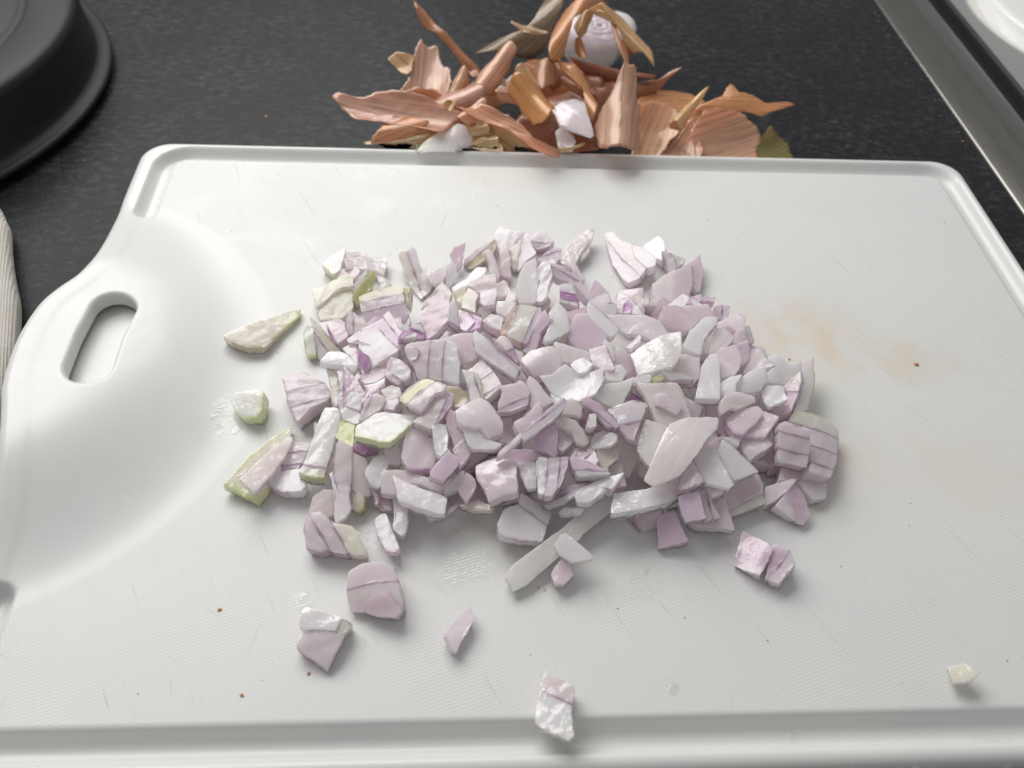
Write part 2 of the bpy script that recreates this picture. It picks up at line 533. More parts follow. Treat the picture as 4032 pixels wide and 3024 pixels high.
# each thing: label, name, centre (mm), face normal, depth (mm), and its layers:
# (material, colour code(s), edge colour per side, outline in the face plane, layer cuts, bulge, doming, offset)
THINGS = [
("white triangular shallot wedge with a yellow-green edge at the pile's far left corner",'shallot_piece',[-41.2,233.7,4.7],[-0.108,-0.073,0.992],5.0,[('wet','w',[0,0,0,0,6],[-4.1,-1.0,3.8,6.2,3.7,1.8,2.7,-4.4,0.4,-6.4],[],0.0,0,0)]),
('short pale pink shallot strip behind the glossy square at the far left corner','shallot_piece',[-33.8,238.2,4.0],[0.14,0.065,0.988],3.6,[('flesh','k',[0,0,0,0],[-3.7,0.4,3.3,2.8,3.7,0.1,-3.1,-2.7],[],0.0,0,0)]),
('glossy pale pink shallot square with a ragged right edge at the far left','shallot_piece',[-29.9,232.1,4.0],[0.205,0.002,0.979],3.6,[('wet','k',[0,0,0,0,0,0,0,0],[-7.7,2.2,0.8,5.5,6.4,5.9,7.3,4.4,6.5,-3.5,3.5,-1.8,-1.5,-1.8,-7.0,-2.8],[],0.0,0,0)]),
('lilac shallot sliver lying just above the green-rimmed dome piece','shallot_piece',[-36.2,228.7,4.0],[-0.288,-0.128,0.949],2.9,[('flesh','v',[0,0,0,0,0,0],[-5.2,0.2,-1.4,1.8,3.3,1.8,5.2,-0.8,2.9,-3.1,-3.6,-1.7],[],0.0,0,0)]),
('domed cream shallot piece with a bright green curved rim','shallot_piece',[-39.7,214.9,4.7],[0.076,-0.138,0.987],5.0,[('flesh','c',[0,0,0,0,0,0,0,0],[-7.2,3.5,-3.5,4.4,0.9,6.2,6.5,5.6,7.1,-3.3,4.2,-7.9,-3.0,-9.5,-4.8,-4.0],[],0.0,0,0),('flesh','c',[0,4,4,4,4,0,0,0,0,0],[-4.6,-4.9,-4.4,0.5,-3.1,3.8,-0.5,7.0,2.8,8.9,6.0,9.1,6.5,4.6,3.7,4.4,0.7,2.0,-1.8,-1.6],[],0.0,0,1.2)]),
('lime green skinned shallot slab standing beside the green-rimmed dome','shallot_piece',[-29.5,220.3,5.4],[0.338,-0.422,0.841],5.0,[('flesh','w',[0,0,0,0,0,0],[-3.5,-3.4,-3.7,-0.1,-1.9,3.7,-0.7,6.1,0.3,5.1,-2.2,-1.2],[],0.0,0,0),('skin','G',[0,0,0,0,0,0,0,0,0,0],[-2.3,-1.4,0.4,4.3,1.5,7.1,3.2,4.9,2.8,0.5,1.2,-2.7,0.3,-3.3,-0.2,-7.0,-1.6,-6.7,-3.5,-4.5],[],0.0,0,0.6)]),
('white shallot flake with a purple nick right of the lime green slab','shallot_piece',[-23.2,223.9,4.0],[-0.046,-0.271,0.962],2.9,[('flesh','w',[0,0,0,0,0,1],[-2.6,3.0,0.3,1.9,2.5,-0.7,2.0,-2.0,-1.5,-2.9,-2.4,0.1],[],0.0,0,0)]),
("tall bent translucent shallot strip leaning up at the pile's far edge",'shallot_piece',[-12.7,228.7,4.0],[-0.004,-0.365,0.931],2.9,[('wet','ck',[0,0,0,0,0,0,0,0,0,0,0,0,0],[-6.4,8.9,-5.3,10.1,-3.4,9.0,-1.2,11.1,0.1,9.4,1.2,4.6,2.9,0.9,6.3,-3.7,5.2,-6.2,2.2,-10.8,-1.1,-5.3,-3.4,-1.7,-4.7,3.9],[[-3.3,9.3,3.0,-9.3]],0.0,0,0)]),  # the cut and its two tones draw a shade line into the colour
('shallot block with a green band and lilac layers,left of the pointed roof piece','shallot_piece',[-21.9,208.0,8.3],[-0.316,-0.376,0.871],5.0,[('flesh','clv',[4,4,4,0,0,0,1,0,0,0,0],[-8.5,5.2,-3.5,6.1,3.9,6.0,6.8,5.1,7.0,1.8,7.5,-2.4,7.9,-6.0,7.5,-7.0,3.5,-8.0,-6.6,-5.4,-7.9,-1.0],[[-8.5,2.7,6.9,2.4],[-7.7,-1.0,7.3,-1.2]],0.59,0,0),('flesh','O',[0,0,0,0,0],[6.7,5.2,9.3,4.8,8.3,-0.2,7.4,-2.3,6.9,1.9],[],0.0,0,-0.3)]),
('pointed roof-shaped shallot piece with an olive rim over lilac layers','shallot_piece',[-5.0,200.3,14.0],[-0.154,-0.161,0.975],5.0,[('flesh','c',[5,5,5,0,0,0,0,0,0],[-4.8,2.1,-0.8,7.5,2.1,11.9,5.2,6.7,4.3,2.9,2.8,6.0,1.3,8.8,-1.9,5.0,-4.8,0.9],[],0.0,0,0),('flesh','v',[3,3,3,0,0,0,0,0],[-4.9,-0.5,-1.8,4.6,1.4,8.4,4.4,2.8,4.0,-4.1,0.6,-8.4,-3.2,-11.6,-4.9,-3.6],[],0.0,0,0.5)]),
('small white shallot wedge with a purple lower edge,right of the roof-shaped piece','shallot_piece',[0.7,197.1,15.4],[0.202,-0.385,0.9],2.9,[('flesh','w',[0,0,0,0,1,0],[-1.8,3.2,-0.9,4.9,0.9,2.6,1.5,-1.2,2.3,-4.6,-1.6,-3.1],[],0.0,0,0)]),
("white shallot strip flecked with green at the pile's left edge",'shallot_piece',[-45.0,195.5,4.1],[-0.055,-0.31,0.949],4.3,[('flesh','w',[4,0,0,0,4,4,4],[-2.3,3.4,-1.3,5.9,0.9,5.3,1.5,-0.2,2.4,-5.3,-0.1,-5.8,-1.5,-3.2],[],0.0,0,0)]),
('long pointed shallot leaf with a green right edge and a split down the middle','shallot_piece',[-40.3,196.4,5.4],[-0.102,-0.402,0.91],2.9,[('flesh','c',[0,4,4,0,0,0,0],[-5.4,8.1,-1.6,4.1,1.5,-0.1,5.3,-5.6,1.3,-5.1,-1.8,-0.4,-3.8,2.5],[],0.0,0,0),('flesh','k',[1,1,0,0,0,0],[-3.9,2.6,-1.9,-0.3,1.2,-5.0,0.4,-7.5,-2.1,-7.3,-3.4,-1.5],[],0.0,0,-0.4)]),
('pink shallot block behind the pointed green-edged leaf','shallot_piece',[-38.2,199.7,4.7],[-0.385,-0.093,0.918],5.0,[('flesh','k',[0,0,0,1,0,0],[-5.9,5.8,1.5,4.9,4.2,2.6,5.6,-3.9,2.0,-6.0,-1.7,-1.4],[],0.0,0,0)]),
('tiny dark purple shallot skin splinter beside the pointed leaf','shallot_piece',[-38.4,197.4,6.1],[-0.184,-0.324,0.928],1,[('skin','p',[0,0,0,0,0,0,0],[-1.7,4.1,-0.7,2.3,0.3,-0.2,1.7,-3.2,1.3,-4.0,0.0,-1.9,-0.9,-0.0],[],0.0,0,0)]),
('lilac shallot wedge with a fine purple line,left of the green-banded block','shallot_piece',[-30.7,201.2,7.5],[0.24,-0.124,0.963],5.0,[('flesh','lk',[1,0,0,0,0,0,0,1],[-3.5,-0.7,-2.5,4.9,-0.2,3.4,2.5,1.4,3.6,-0.6,1.0,-4.5,0.8,-5.2,-1.7,-5.4],[[-1.4,4.5,-0.3,-5.4]],0.0,0,0)]),
('big white-faced shallot block with lilac outer layers on the left of the pile','shallot_piece',[-22.6,186.9,13.6],[-0.101,-0.063,0.993],5.0,[('flesh','w',[3,3,3,3,0,0,0,0,0,0,0],[-9.5,1.4,-5.7,3.4,-0.3,4.8,1.6,2.1,6.8,-4.9,2.3,-8.1,-1.9,-11.2,-4.0,-8.2,-5.7,-2.1,-6.3,0.5,-8.9,-0.6],[],0.0,0,0),('flesh','V',[0,0,0,0,0,0,1,1],[-5.8,4.0,-1.3,7.6,1.1,10.0,4.1,4.3,8.3,-2.0,6.7,-4.1,1.5,2.6,-0.4,5.2],[],0.0,0,-0.5),('flesh','l',[0,0,0,0,0,1,1],[1.0,10.4,2.8,12.7,4.6,9.4,6.0,6.3,9.3,0.6,8.2,-1.6,4.0,4.8],[],0.0,0,-1)]),
('torn scrap of purple-stained shallot skin under the big white-faced block','shallot_piece',[-26.1,178.6,14.2],[-0.007,-0.256,0.967],1.2,[('skin','p',[0,0,0,0,0,0,0,0],[-2.0,4.1,0.0,1.9,1.5,1.1,2.0,-0.3,1.7,-3.2,0.1,-4.1,-1.2,-2.2,-2.0,0.5],[],0.0,0,0)]),
('pink shallot chunk wedged below the white-faced block,beside the purple scrap','shallot_piece',[-30.7,183.2,11.1],[-0.287,-0.095,0.953],5.0,[('flesh','k',[0,1,0,0,0,0],[-2.8,3.0,1.9,4.9,2.4,-0.4,2.9,-6.0,0.5,-3.0,-1.0,0.5],[],0.0,0,0)]),
('small shallot petal,half purple and half white,behind the striped cube','shallot_piece',[-13.5,186.7,16.7],[0.08,-0.061,0.995],3,[('flesh','pw',[1,1,1,0,0,0,0],[-3.0,-1.6,-1.6,1.1,0.5,1.8,3.0,1.2,2.9,-0.6,0.2,-1.2,-2.5,-1.9],[[-2.4,-2.2,2.5,1.8]],0.0,0,0)]),
('curled white shallot chip right of the green-banded block','shallot_piece',[-14.5,193.1,14.9],[0.186,-0.295,0.937],3,[('flesh','w',[0,0,0,0,0,0,0],[-1.7,-1.3,0.3,0.5,1.1,2.6,1.7,1.6,1.6,-0.2,1.3,-2.2,-0.7,-2.5],[],0.0,0,0)]),
('magenta-marked shallot block tucked under the roof-shaped piece','shallot_piece',[-10.6,190.4,14.2],[-0.103,-0.345,0.933],5.0,[('flesh','kp',[0,1,1,1,0,0,0],[-2.2,1.3,-1.9,3.0,1.3,3.1,2.5,-0.1,2.2,-2.8,-0.1,-2.6,-2.5,-3.0],[[-2.0,1.3,2.2,-0.9]],0.0,0,0)]),
('smooth lilac shallot slab right behind the striped cube','shallot_piece',[2.9,180.7,16.8],[-0.209,-0.414,0.886],5.0,[('flesh','v',[0,0,0,0,0,0,0,0],[-5.1,3.9,-0.5,4.7,3.7,4.6,3.7,0.2,5.1,-3.1,3.5,-4.4,-1.0,-5.0,-1.7,-0.2],[],0.0,0,0)]),
("broad pale shallot fan at the top of the pile's far edge",'shallot_piece',[20.9,248.7,4.0],[-0.14,-0.233,0.962],2.9,[('flesh','w',[0,0,0,0,0,0,0,0],[-5.3,2.8,-3.1,5.9,1.2,2.8,5.6,2.3,2.5,-0.7,0.4,-5.5,-3.0,-3.6,-5.4,-4.8],[],0.0,0,0)]),
('cream shallot wedge of two thin layers below the broad pale fan','shallot_piece',[25.0,240.3,5.4],[-0.296,-0.221,0.929],5.0,[('flesh','cl',[0,0,0,0,0,0,0,0,0],[-5.2,-1.8,-3.3,3.1,-0.9,5.3,2.4,8.1,2.8,4.3,4.8,-2.0,0.4,-4.4,-2.3,-7.6,-4.3,-7.4],[[0.4,6.8,-3.4,-7.6]],0.0,0,0)]),
('pink shallot bar with a purple left edge,left of the cream two-layer wedge','shallot_piece',[18.6,233.6,5.4],[-0.069,-0.342,0.937],5.0,[('flesh','k',[0,0,0,0,1,1,1],[-1.9,5.9,1.6,6.4,1.7,0.2,1.9,-5.8,1.0,-6.4,-2.1,-5.3,-2.1,0.4],[],0.0,0,0)]),
('narrow curved shallot strip with a purple right edge near the far rim','shallot_piece',[14.1,232.9,5.0],[0.147,-0.278,0.949],2.9,[('flesh','k',[0,1,1,0,0,0,0],[-3.0,5.3,-0.7,6.1,1.8,0.1,2.9,-5.0,1.7,-5.9,-1.0,-3.3,-1.7,1.9],[],0.0,0,0)]),
('long shallot bar,pale above and olive below,at the far edge','shallot_piece',[10.0,240.3,4.1],[-0.129,-0.303,0.944],4.3,[('flesh','ko',[0,0,5,5,0,0,0,0],[-6.0,-1.5,2.4,4.7,5.7,5.9,6.4,3.6,5.0,0.1,-2.1,-5.5,-4.5,-6.0,-6.4,-3.8],[[-5.8,-4.5,4.8,5.2]],0.0,0,0)]),
('glossy violet shallot skin flake standing at the far edge,left of the olive bar','shallot_piece',[1.8,236.6,5.3],[-0.01,-0.466,0.885],2,[('skin','V',[0,0,0,0,0,0,0],[-2.8,1.0,-1.1,3.8,2.9,5.6,2.6,2.9,1.7,-2.6,-0.3,-5.6,-1.4,-2.0],[],0.0,0,0)]),
('thin white shallot splinter below the violet skin flake','shallot_piece',[-0.3,228.3,4.6],[0.213,-0.446,0.869],3,[('wet','w',[0,0,0,0,0,0],[-1.9,2.8,-0.2,5.3,1.8,0.5,1.1,-3.2,0.2,-5.2,-1.4,-3.8],[],0.0,0,0)]),
('ragged pink shallot scrap at the far edge beside the tall bent strip','shallot_piece',[-5.1,228.8,4.0],[0.113,-0.138,0.984],3,[('flesh','k',[0,0,0,0,0,0,0,0],[-3.9,-0.9,-2.6,1.5,-0.9,1.0,3.0,5.2,3.9,3.1,2.6,-1.5,-0.1,-4.7,-2.4,-4.3],[],0.0,0,0)]),
('white shallot slab below the olive bar with a lilac tip','shallot_piece',[5.8,222.1,7.3],[-0.293,-0.129,0.947],3.6,[('flesh','w',[1,0,0,0,0,0,0,1],[-6.3,-2.0,-1.7,0.6,2.8,4.9,6.4,3.5,6.0,1.4,4.5,0.0,-0.7,-2.2,-5.8,-3.9],[],0.0,0,0)]),
("pale shallot triangle with a green lower corner,right of the roof-shaped piece's tip",'shallot_piece',[2.6,209.1,12.2],[-0.104,-0.243,0.964],2.9,[('flesh','c',[4,0,0,0,4,4],[-2.5,1.4,2.6,3.7,1.2,0.4,0.2,-3.3,-0.2,-3.9,-1.7,-1.3],[],0.0,0,0)]),
('lilac shallot square with thin purple edges in the upper middle of the pile','shallot_piece',[10.0,216.3,10.8],[-0.273,-0.413,0.869],5.0,[('flesh','l',[1,0,0,0,0,1],[-4.9,0.6,0.4,2.7,5.1,2.8,4.6,-2.7,0.5,-2.3,-1.6,-3.6],[],0.0,0,0)]),
('olive-rimmed translucent shallot square in the upper middle of the pile','shallot_piece',[5.8,205.4,13.6],[-0.209,-0.091,0.974],5.0,[('flesh','c',[5,5,0,1,0,0,0],[-3.0,-3.0,-2.8,1.1,-0.3,5.5,3.0,1.7,1.8,-1.9,1.5,-5.6,-1.6,-3.3],[],0.0,0,0)]),
('grey lilac shallot flake below the thin-edged lilac square','shallot_piece',[11.6,206.6,13.9],[-0.2,-0.145,0.969],2.9,[('flesh','s',[1,1,0,0,0,0,0],[-3.0,-0.2,-2.3,2.7,3.0,3.2,3.0,0.7,1.9,-3.1,-1.3,-3.5,-2.8,-1.6],[],0.0,0,0)]),
('pale shallot chip between the lilac square and the tall white panel','shallot_piece',[16.5,213.4,12.2],[0.214,-0.043,0.976],2.9,[('flesh','l',[0,0,0,0,0],[-2.2,1.4,0.9,4.0,2.3,3.2,1.6,-3.0,-1.7,-4.1],[],0.0,0,0)]),
('bright pinkish white shallot cube above the brown-striped piece','shallot_piece',[17.1,199.0,16.0],[-0.115,-0.278,0.954],5.0,[('flesh','w',[3,0,0,0,0,0],[-3.4,-1.0,-2.6,3.0,1.7,2.9,3.4,1.9,2.1,0.3,-0.2,-3.0],[],0.0,0,0)]),
('grainy lilac shallot cube left of the brown-striped piece','shallot_piece',[12.7,192.4,16.7],[-0.016,-0.113,0.993],5.0,[('flesh','l',[0,0,0,3,3],[-3.3,0.8,-0.5,3.4,3.4,1.8,2.3,-3.3,-1.2,-1.4],[],0.0,0,0)]),
('glossy violet shallot skin square between the small white wedge and the grainy cube','shallot_piece',[5.7,191.8,17.4],[-0.245,-0.172,0.954],2,[('skin','V',[0,0,0,0,0],[-3.5,5.0,-0.5,3.1,1.6,-0.7,-1.3,-3.4,-3.3,-2.1],[],0.0,0,0),('skin','p',[0,0,0,0,0],[0.1,3.1,3.6,0.8,2.9,-3.0,-1.2,-3.5,1.5,-0.3],[],0.0,0,-0.6)]),
('tall white translucent shallot panel facing forward in the upper middle','shallot_piece',[25.1,217.9,11.5],[0.136,-0.26,0.956],2.9,[('wet','w',[0,0,0,0,0,0,0,0],[-3.5,-3.6,-3.0,1.3,-0.8,7.1,3.1,9.6,3.5,2.5,3.6,-4.2,3.0,-8.4,-2.7,-9.3],[],0.0,0,0)]),
('narrow grainy shallot slab right of the tall white panel','shallot_piece',[30.6,215.5,12.6],[-0.237,-0.198,0.951],3.6,[('wet','ws',[0,0,0,0,0,0,0,0,0],[-1.7,6.2,0.4,8.2,2.8,7.3,3.0,1.9,1.0,-2.4,0.3,-6.2,-1.4,-7.7,-3.5,-7.3,-2.2,-0.0],[[-1.4,4.8,-3.4,-7.3]],0.0,0,0)]),
('white and lilac shallot cap at the far edge,top right of the cream wedge','shallot_piece',[32.6,248.0,4.1],[-0.244,-0.322,0.915],4.3,[('flesh','wk',[3,3,0,0,1,0,0],[-4.4,1.3,-2.4,3.0,1.3,4.0,4.4,-1.0,2.5,-3.3,-2.9,-3.7,-3.5,-1.0],[[-4.5,0.3,4.4,-2.0]],-0.59,0,0)]),
('lilac shallot wedge with a purple stripe below the white far-edge cap','shallot_piece',[34.8,238.5,5.0],[0.034,-0.109,0.993],5.0,[('flesh','Vl',[0,0,0,0,0,0],[-4.3,-2.0,0.7,3.8,4.5,4.4,3.6,-0.8,1.6,-4.0,-2.1,-3.4],[[-4.3,-1.2,4.1,2.8]],0.0,0,0)]),
('long glossy shallot sliver pointing up and right at the far edge','shallot_piece',[45.1,242.9,4.3],[-0.023,-0.106,0.994],2.9,[('skin','k',[3,0,1,0,0,0,0,0,0,0],[-3.5,1.3,-2.5,2.9,5.2,10.1,7.1,9.5,6.4,6.2,1.2,-1.9,-1.7,-9.3,-2.6,-9.7,-6.7,-7.0,-4.7,-3.1],[],0.0,0,0),('flesh','w',[0,0,0,0],[1.3,-1.4,4.9,2.6,4.3,-1.0,0.7,-5.4],[],0.0,0,-0.5)]),
('lilac shallot slab with a dusky purple upper edge below the long glossy sliver','shallot_piece',[40.0,217.1,11.5],[0.09,-0.34,0.936],3.6,[('flesh','vl',[0,0,0,0,0,0,0,0,0,0],[-7.5,6.6,-2.8,5.5,0.5,2.8,3.2,-0.0,7.5,-5.1,5.2,-6.8,3.6,-4.2,0.4,-0.3,-5.1,1.0,-6.4,2.1],[[-7.8,5.4,1.5,1.1]],0.0,0,0)]),
('small pale shallot chip with a dark purple right edge at the far side','shallot_piece',[44.2,229.7,4.6],[-0.034,-0.343,0.939],2.9,[('flesh','l',[0,1,1,0,0,0,0],[-2.3,3.4,-0.6,3.4,1.0,0.5,2.3,-2.7,1.8,-3.4,-0.6,-1.4,-2.1,1.2],[],0.0,0,0)]),
('shallot cube crossed by a broad violet band,upper right of the tall white panel','shallot_piece',[37.8,206.2,15.8],[-0.202,-0.389,0.899],5.0,[('flesh','wpl',[1,0,0,0,0,0],[-2.8,4.1,1.5,4.1,2.3,-0.2,3.0,-2.6,2.2,-4.7,-3.4,-1.8],[[-3.1,1.9,2.2,-0.4],[-3.3,-0.7,3.2,-3.2]],0.0,0,0)]),
('shallot segment striped brown and cream with a wet gleam,top middle of the pile','shallot_piece',[21.3,189.5,19.4],[0.079,-0.049,0.996],5.0,[('skin','bcl',[0,0,0,0,0,0,3,3,0,0],[-6.6,-4.5,-4.1,2.3,-2.0,7.1,3.2,8.7,6.5,8.1,6.8,5.7,4.7,-0.2,1.6,-7.4,0.9,-8.0,-3.0,-6.2],[[-0.2,8.2,-5.1,-5.4],[5.2,8.7,0.9,-8.0]],0.0,1.2,0)]),
('lilac shallot layer pressed against the right side of the brown-striped segment','shallot_piece',[25.9,185.9,18.8],[-0.116,-0.384,0.916],5.0,[('flesh','v',[0,0,0,1,1,0,0,0],[-2.7,-2.3,-0.7,2.6,2.9,7.3,4.6,3.5,1.6,0.5,-0.2,-4.8,-2.4,-7.3,-4.7,-5.8],[],0.0,0,0)]),
('shiny white wet shallot shard catching the light in the upper middle','shallot_piece',[32.0,189.8,19.1],[0.198,-0.077,0.977],3,[('gloss','w',[0,0,0,0,0,0,0,0,0],[-2.4,3.3,0.8,8.7,3.2,6.1,3.8,1.9,4.3,-2.3,0.9,-5.8,-3.8,-8.9,-4.8,-8.2,-1.5,0.5],[],0.0,0,0)]),
('large smooth mauve shallot face right of the shiny white shard','shallot_piece',[41.6,187.2,17.5],[-0.032,-0.345,0.938],5.0,[('skin','v',[0,0,0,0,0,0,0,0,0],[-5.3,2.0,-3.6,5.8,-0.1,6.6,2.0,3.8,6.1,-0.9,4.9,-3.9,0.8,-6.5,-3.8,-5.3,-6.3,-1.5],[],0.0,0,0)]),
('long white shallot wedge with a purple upper edge above the mauve face','shallot_piece',[46.7,192.2,18.1],[0.123,-0.119,0.985],3.6,[('flesh','w',[0,1,1,0,0,0,0,0],[-5.0,4.0,-4.0,6.8,1.0,1.6,5.0,-3.0,3.8,-5.7,1.9,-6.9,-3.1,-1.5,-4.9,1.1],[],0.0,0,0)]),
('translucent grainy shallot flap with purple top edge,upper right of the pile','shallot_piece',[48.3,202.3,15.5],[0.043,-0.254,0.966],2.9,[('flesh','s',[1,1,0,0,0,0,0],[-4.7,0.7,-1.6,3.0,2.6,4.6,2.4,-0.1,4.8,0.3,4.3,-3.6,0.6,-4.4],[],0.0,0,0)]),
('layered shallot wedge lying apart beyond the pile,curved with purple lines','shallot_piece',[64.0,238.2,4.7],[-0.361,-0.0,0.932],5.0,[('flesh','lk',[0,0,0,0,0,0,0,0,1],[-7.7,16.4,-4.6,16.3,-1.5,9.4,1.2,6.9,4.7,-7.7,1.9,-11.1,-2.4,-12.6,-4.1,-10.3,-7.1,0.5],[[-7.6,13.4,2.4,-11.5]],1.18,0,0),('flesh','w',[0,0,0,0,3,3],[1.1,6.0,4.7,3.7,8.8,-4.7,7.6,-7.6,4.7,-8.2,1.5,-1.7],[],0.0,0,0.4)]),
('bright white shallot cube beyond the pile,right of the layered wedge','shallot_piece',[74.2,243.4,4.7],[-0.447,-0.06,0.892],5.0,[('wet','W',[0,0,0,0,0,0,0],[-5.0,3.1,1.5,5.9,3.2,3.4,3.0,-2.5,1.6,-2.2,1.0,-7.0,-0.9,-4.9],[],0.0,0,0),('flesh','v',[0,0,0,0],[3.1,3.9,4.4,-0.6,4.6,-4.1,3.0,-2.0],[],0.0,0,-0.5)]),
('small grey and white shallot chip standing below the bright white cube','shallot_piece',[79.8,237.1,4.0],[0.061,-0.402,0.914],3.6,[('flesh','w',[0,0,0,1],[-4.4,3.9,-0.6,3.4,0.9,-2.6,-2.4,-4.4],[],0.0,0,0),('flesh','s',[0,0,0],[-0.4,3.6,4.8,1.4,1.1,-2.4],[],0.0,0,-0.4)]),
('leaf-shaped shallot stack of three mauve layers standing at the far right','shallot_piece',[77.2,225.2,5.4],[0.198,-0.146,0.969],5.0,[('flesh','k',[0,0,0,0,0,0,0,0],[-12.6,-14.4,-8.6,-9.7,-8.3,-3.3,-3.6,1.3,0.5,4.8,1.5,4.7,-1.5,-6.9,-3.1,-10.7],[],0.0,0,0),('flesh','l',[3,3,3,0,0,0,0,0],[-3.5,-11.4,-0.8,2.0,1.0,4.2,7.5,9.8,7.1,1.5,6.3,-2.3,4.4,-7.4,-0.1,-9.7],[],0.0,0,0.8),('flesh','v',[0,0,0,0,0,3],[8.5,11.2,12.0,15.3,12.5,7.2,10.2,-1.8,9.1,-3.1,6.7,0.0],[],0.0,0,-0.2)]),
('dusky purple shallot offcut at the foot of the leaf-shaped stack','shallot_piece',[81.2,211.7,9.5],[0.143,-0.107,0.984],2.9,[('flesh','V',[0,0,0,0,1],[-3.2,-2.6,-1.6,0.8,3.1,3.0,2.9,0.1,-0.7,-2.6],[],0.0,0,0)]),
('small plum shallot sliver at the far right edge below the leaf-shaped stack','shallot_piece',[86.4,212.7,8.1],[-0.151,-0.246,0.957],3,[('flesh','V',[0,0,0,1],[-2.6,-0.8,-2.0,1.1,2.6,0.8,1.9,-1.4],[],0.0,0,0)]),
('translucent shallot piece with a dark violet window at the far side','shallot_piece',[57.5,202.7,14.6],[-0.18,-0.084,0.98],2.9,[('flesh','l',[1,1,1,0,0,0],[-4.0,3.1,-0.5,4.3,2.8,-0.5,3.7,-4.7,0.1,-3.5,-4.7,-2.4],[],0.0,0,0),('skin','p',[0,0,0,0,0],[-3.0,-3.2,-2.3,0.5,-0.2,2.6,0.4,-2.0,-0.5,-3.7],[],0.0,0,0.6)]),
('wide grey-pink translucent shallot sheet with a torn lower edge,right of centre','shallot_piece',[57.9,190.6,17.1],[-0.095,-0.266,0.959],3,[('wet','s',[0,0,0,0,0,0,0,0,0,0],[-9.2,5.0,-2.3,4.8,2.6,3.9,6.9,1.8,9.3,-2.9,6.0,-5.0,3.1,-4.8,0.1,-2.6,-4.1,-2.3,-7.4,2.0],[],0.0,0,0)]),
('lilac shallot wedge with a violet top edge right of the grey-pink sheet','shallot_piece',[72.4,196.5,15.2],[0.293,-0.13,0.947],5.0,[('flesh','v',[1,1,1,0,0,0,0,0,0],[-7.0,0.5,-6.3,3.0,-0.2,5.1,3.9,2.6,7.1,0.2,3.3,-4.1,0.4,-4.6,-5.1,-4.8,-7.2,-2.8],[],0.0,0,0)]),
('pale shallot wedge tucked behind the violet-topped lilac wedge on the right','shallot_piece',[79.4,201.2,13.1],[0.314,-0.277,0.908],5.0,[('flesh','l',[3,0,0,0,0,0],[-7.4,0.4,4.7,5.1,6.7,2.2,7.6,0.9,0.9,-3.4,-2.9,-1.5],[],0.0,0,0)]),
("purple striped shallot nub at the far right end of the pile's back row",'shallot_piece',[89.2,204.4,10.6],[0.16,-0.131,0.978],5.0,[('flesh','Vl',[1,1,1,0,0,0],[-2.4,2.0,0.4,3.5,3.2,2.9,1.9,-1.4,-0.7,-3.5,-2.5,-0.4],[[0.5,4.2,-0.7,-3.5]],0.0,0,0)]),
('tall white shallot face leaning right,in front of the purple striped nub','shallot_piece',[77.1,187.3,16.5],[-0.132,-0.346,0.929],5.0,[('flesh','w',[0,0,3,0,0,0,0,0],[-6.1,-3.2,-3.1,1.7,2.3,6.1,6.5,6.0,5.7,3.6,0.9,-1.2,-0.6,-6.5,-4.1,-4.8],[],0.0,0,0)]),
('bright rounded shallot cube in the middle of the right slope','shallot_piece',[83.8,186.1,15.6],[-0.171,-0.349,0.921],5.0,[('flesh','w',[0,0,3,3,0,0,0,0],[-3.6,-0.6,-2.6,2.5,1.0,4.3,2.8,3.5,4.3,0.5,0.8,-2.6,-3.1,-4.0,-4.8,-3.7],[],0.0,0,0)]),
("lilac shallot cube at the pile's right rim above the bright rounded cube",'shallot_piece',[90.2,198.4,12.1],[-0.001,-0.025,1.0],5.0,[('flesh','l',[0,0,0,3,0,0,0,0],[-5.6,-3.7,-4.5,-0.8,-1.5,1.1,3.4,4.1,5.0,0.4,4.0,-3.2,1.2,-3.9,-0.9,-2.5],[],0.0,0,0)]),
('dusky mauve shallot cube right of the bright rounded cube,at the rim','shallot_piece',[93.3,192.1,12.4],[0.393,-0.184,0.901],5.0,[('flesh','v',[0,0,0,0,0],[-4.0,-2.5,-3.0,0.7,0.9,3.0,1.7,-3.0,-4.9,-5.0],[],0.0,0,0),('flesh','s',[0,1,1,0],[0.9,3.6,3.1,5.4,4.6,-0.8,2.1,-2.9],[],0.0,0,-0.4)]),
("large shallot cube with three curved layer lines,left of the pile's centre",'shallot_piece',[-5.6,173.8,18.1],[-0.029,-0.309,0.951],5.0,[('flesh','kkw',[0,0,0,0,0,0,0,0,0,0,0,0,0,0,0],[-8.2,5.1,-6.3,6.1,-0.6,7.2,3.7,7.6,6.9,6.5,7.8,1.2,8.1,-0.9,7.8,-7.6,4.6,-6.5,2.5,-6.2,-1.3,-5.5,-4.3,-5.3,-5.7,-0.9,-6.9,0.6,-8.1,3.5],[[-0.3,7.6,-1.3,-5.9],[3.8,7.8,3.0,-6.7]],0.66,0,0),('flesh','l',[0,1,1,1,0,0],[-8.1,4.8,-4.8,4.7,-3.7,3.1,-4.5,0.5,-6.2,0.0,-7.4,1.6],[],0.0,0,0.7)]),
('small shallot nugget holding a little white bar,left of the striped cube','shallot_piece',[-15.7,172.9,15.0],[-0.245,-0.323,0.914],5.0,[('flesh','V',[0,0,0,0,0,0,0,0,0],[-4.1,-0.4,-3.0,3.6,-1.6,4.9,1.5,3.2,4.0,-0.3,3.5,-2.6,1.1,-3.7,-0.2,-4.5,-3.7,-1.5],[],0.0,0,0),('flesh','w',[0,3,3,0,0,0,0],[-1.7,0.7,-0.9,3.2,1.8,2.1,4.4,-0.9,3.9,-3.1,1.7,-3.9,-1.8,-0.6],[],0.0,0,1.2)]),
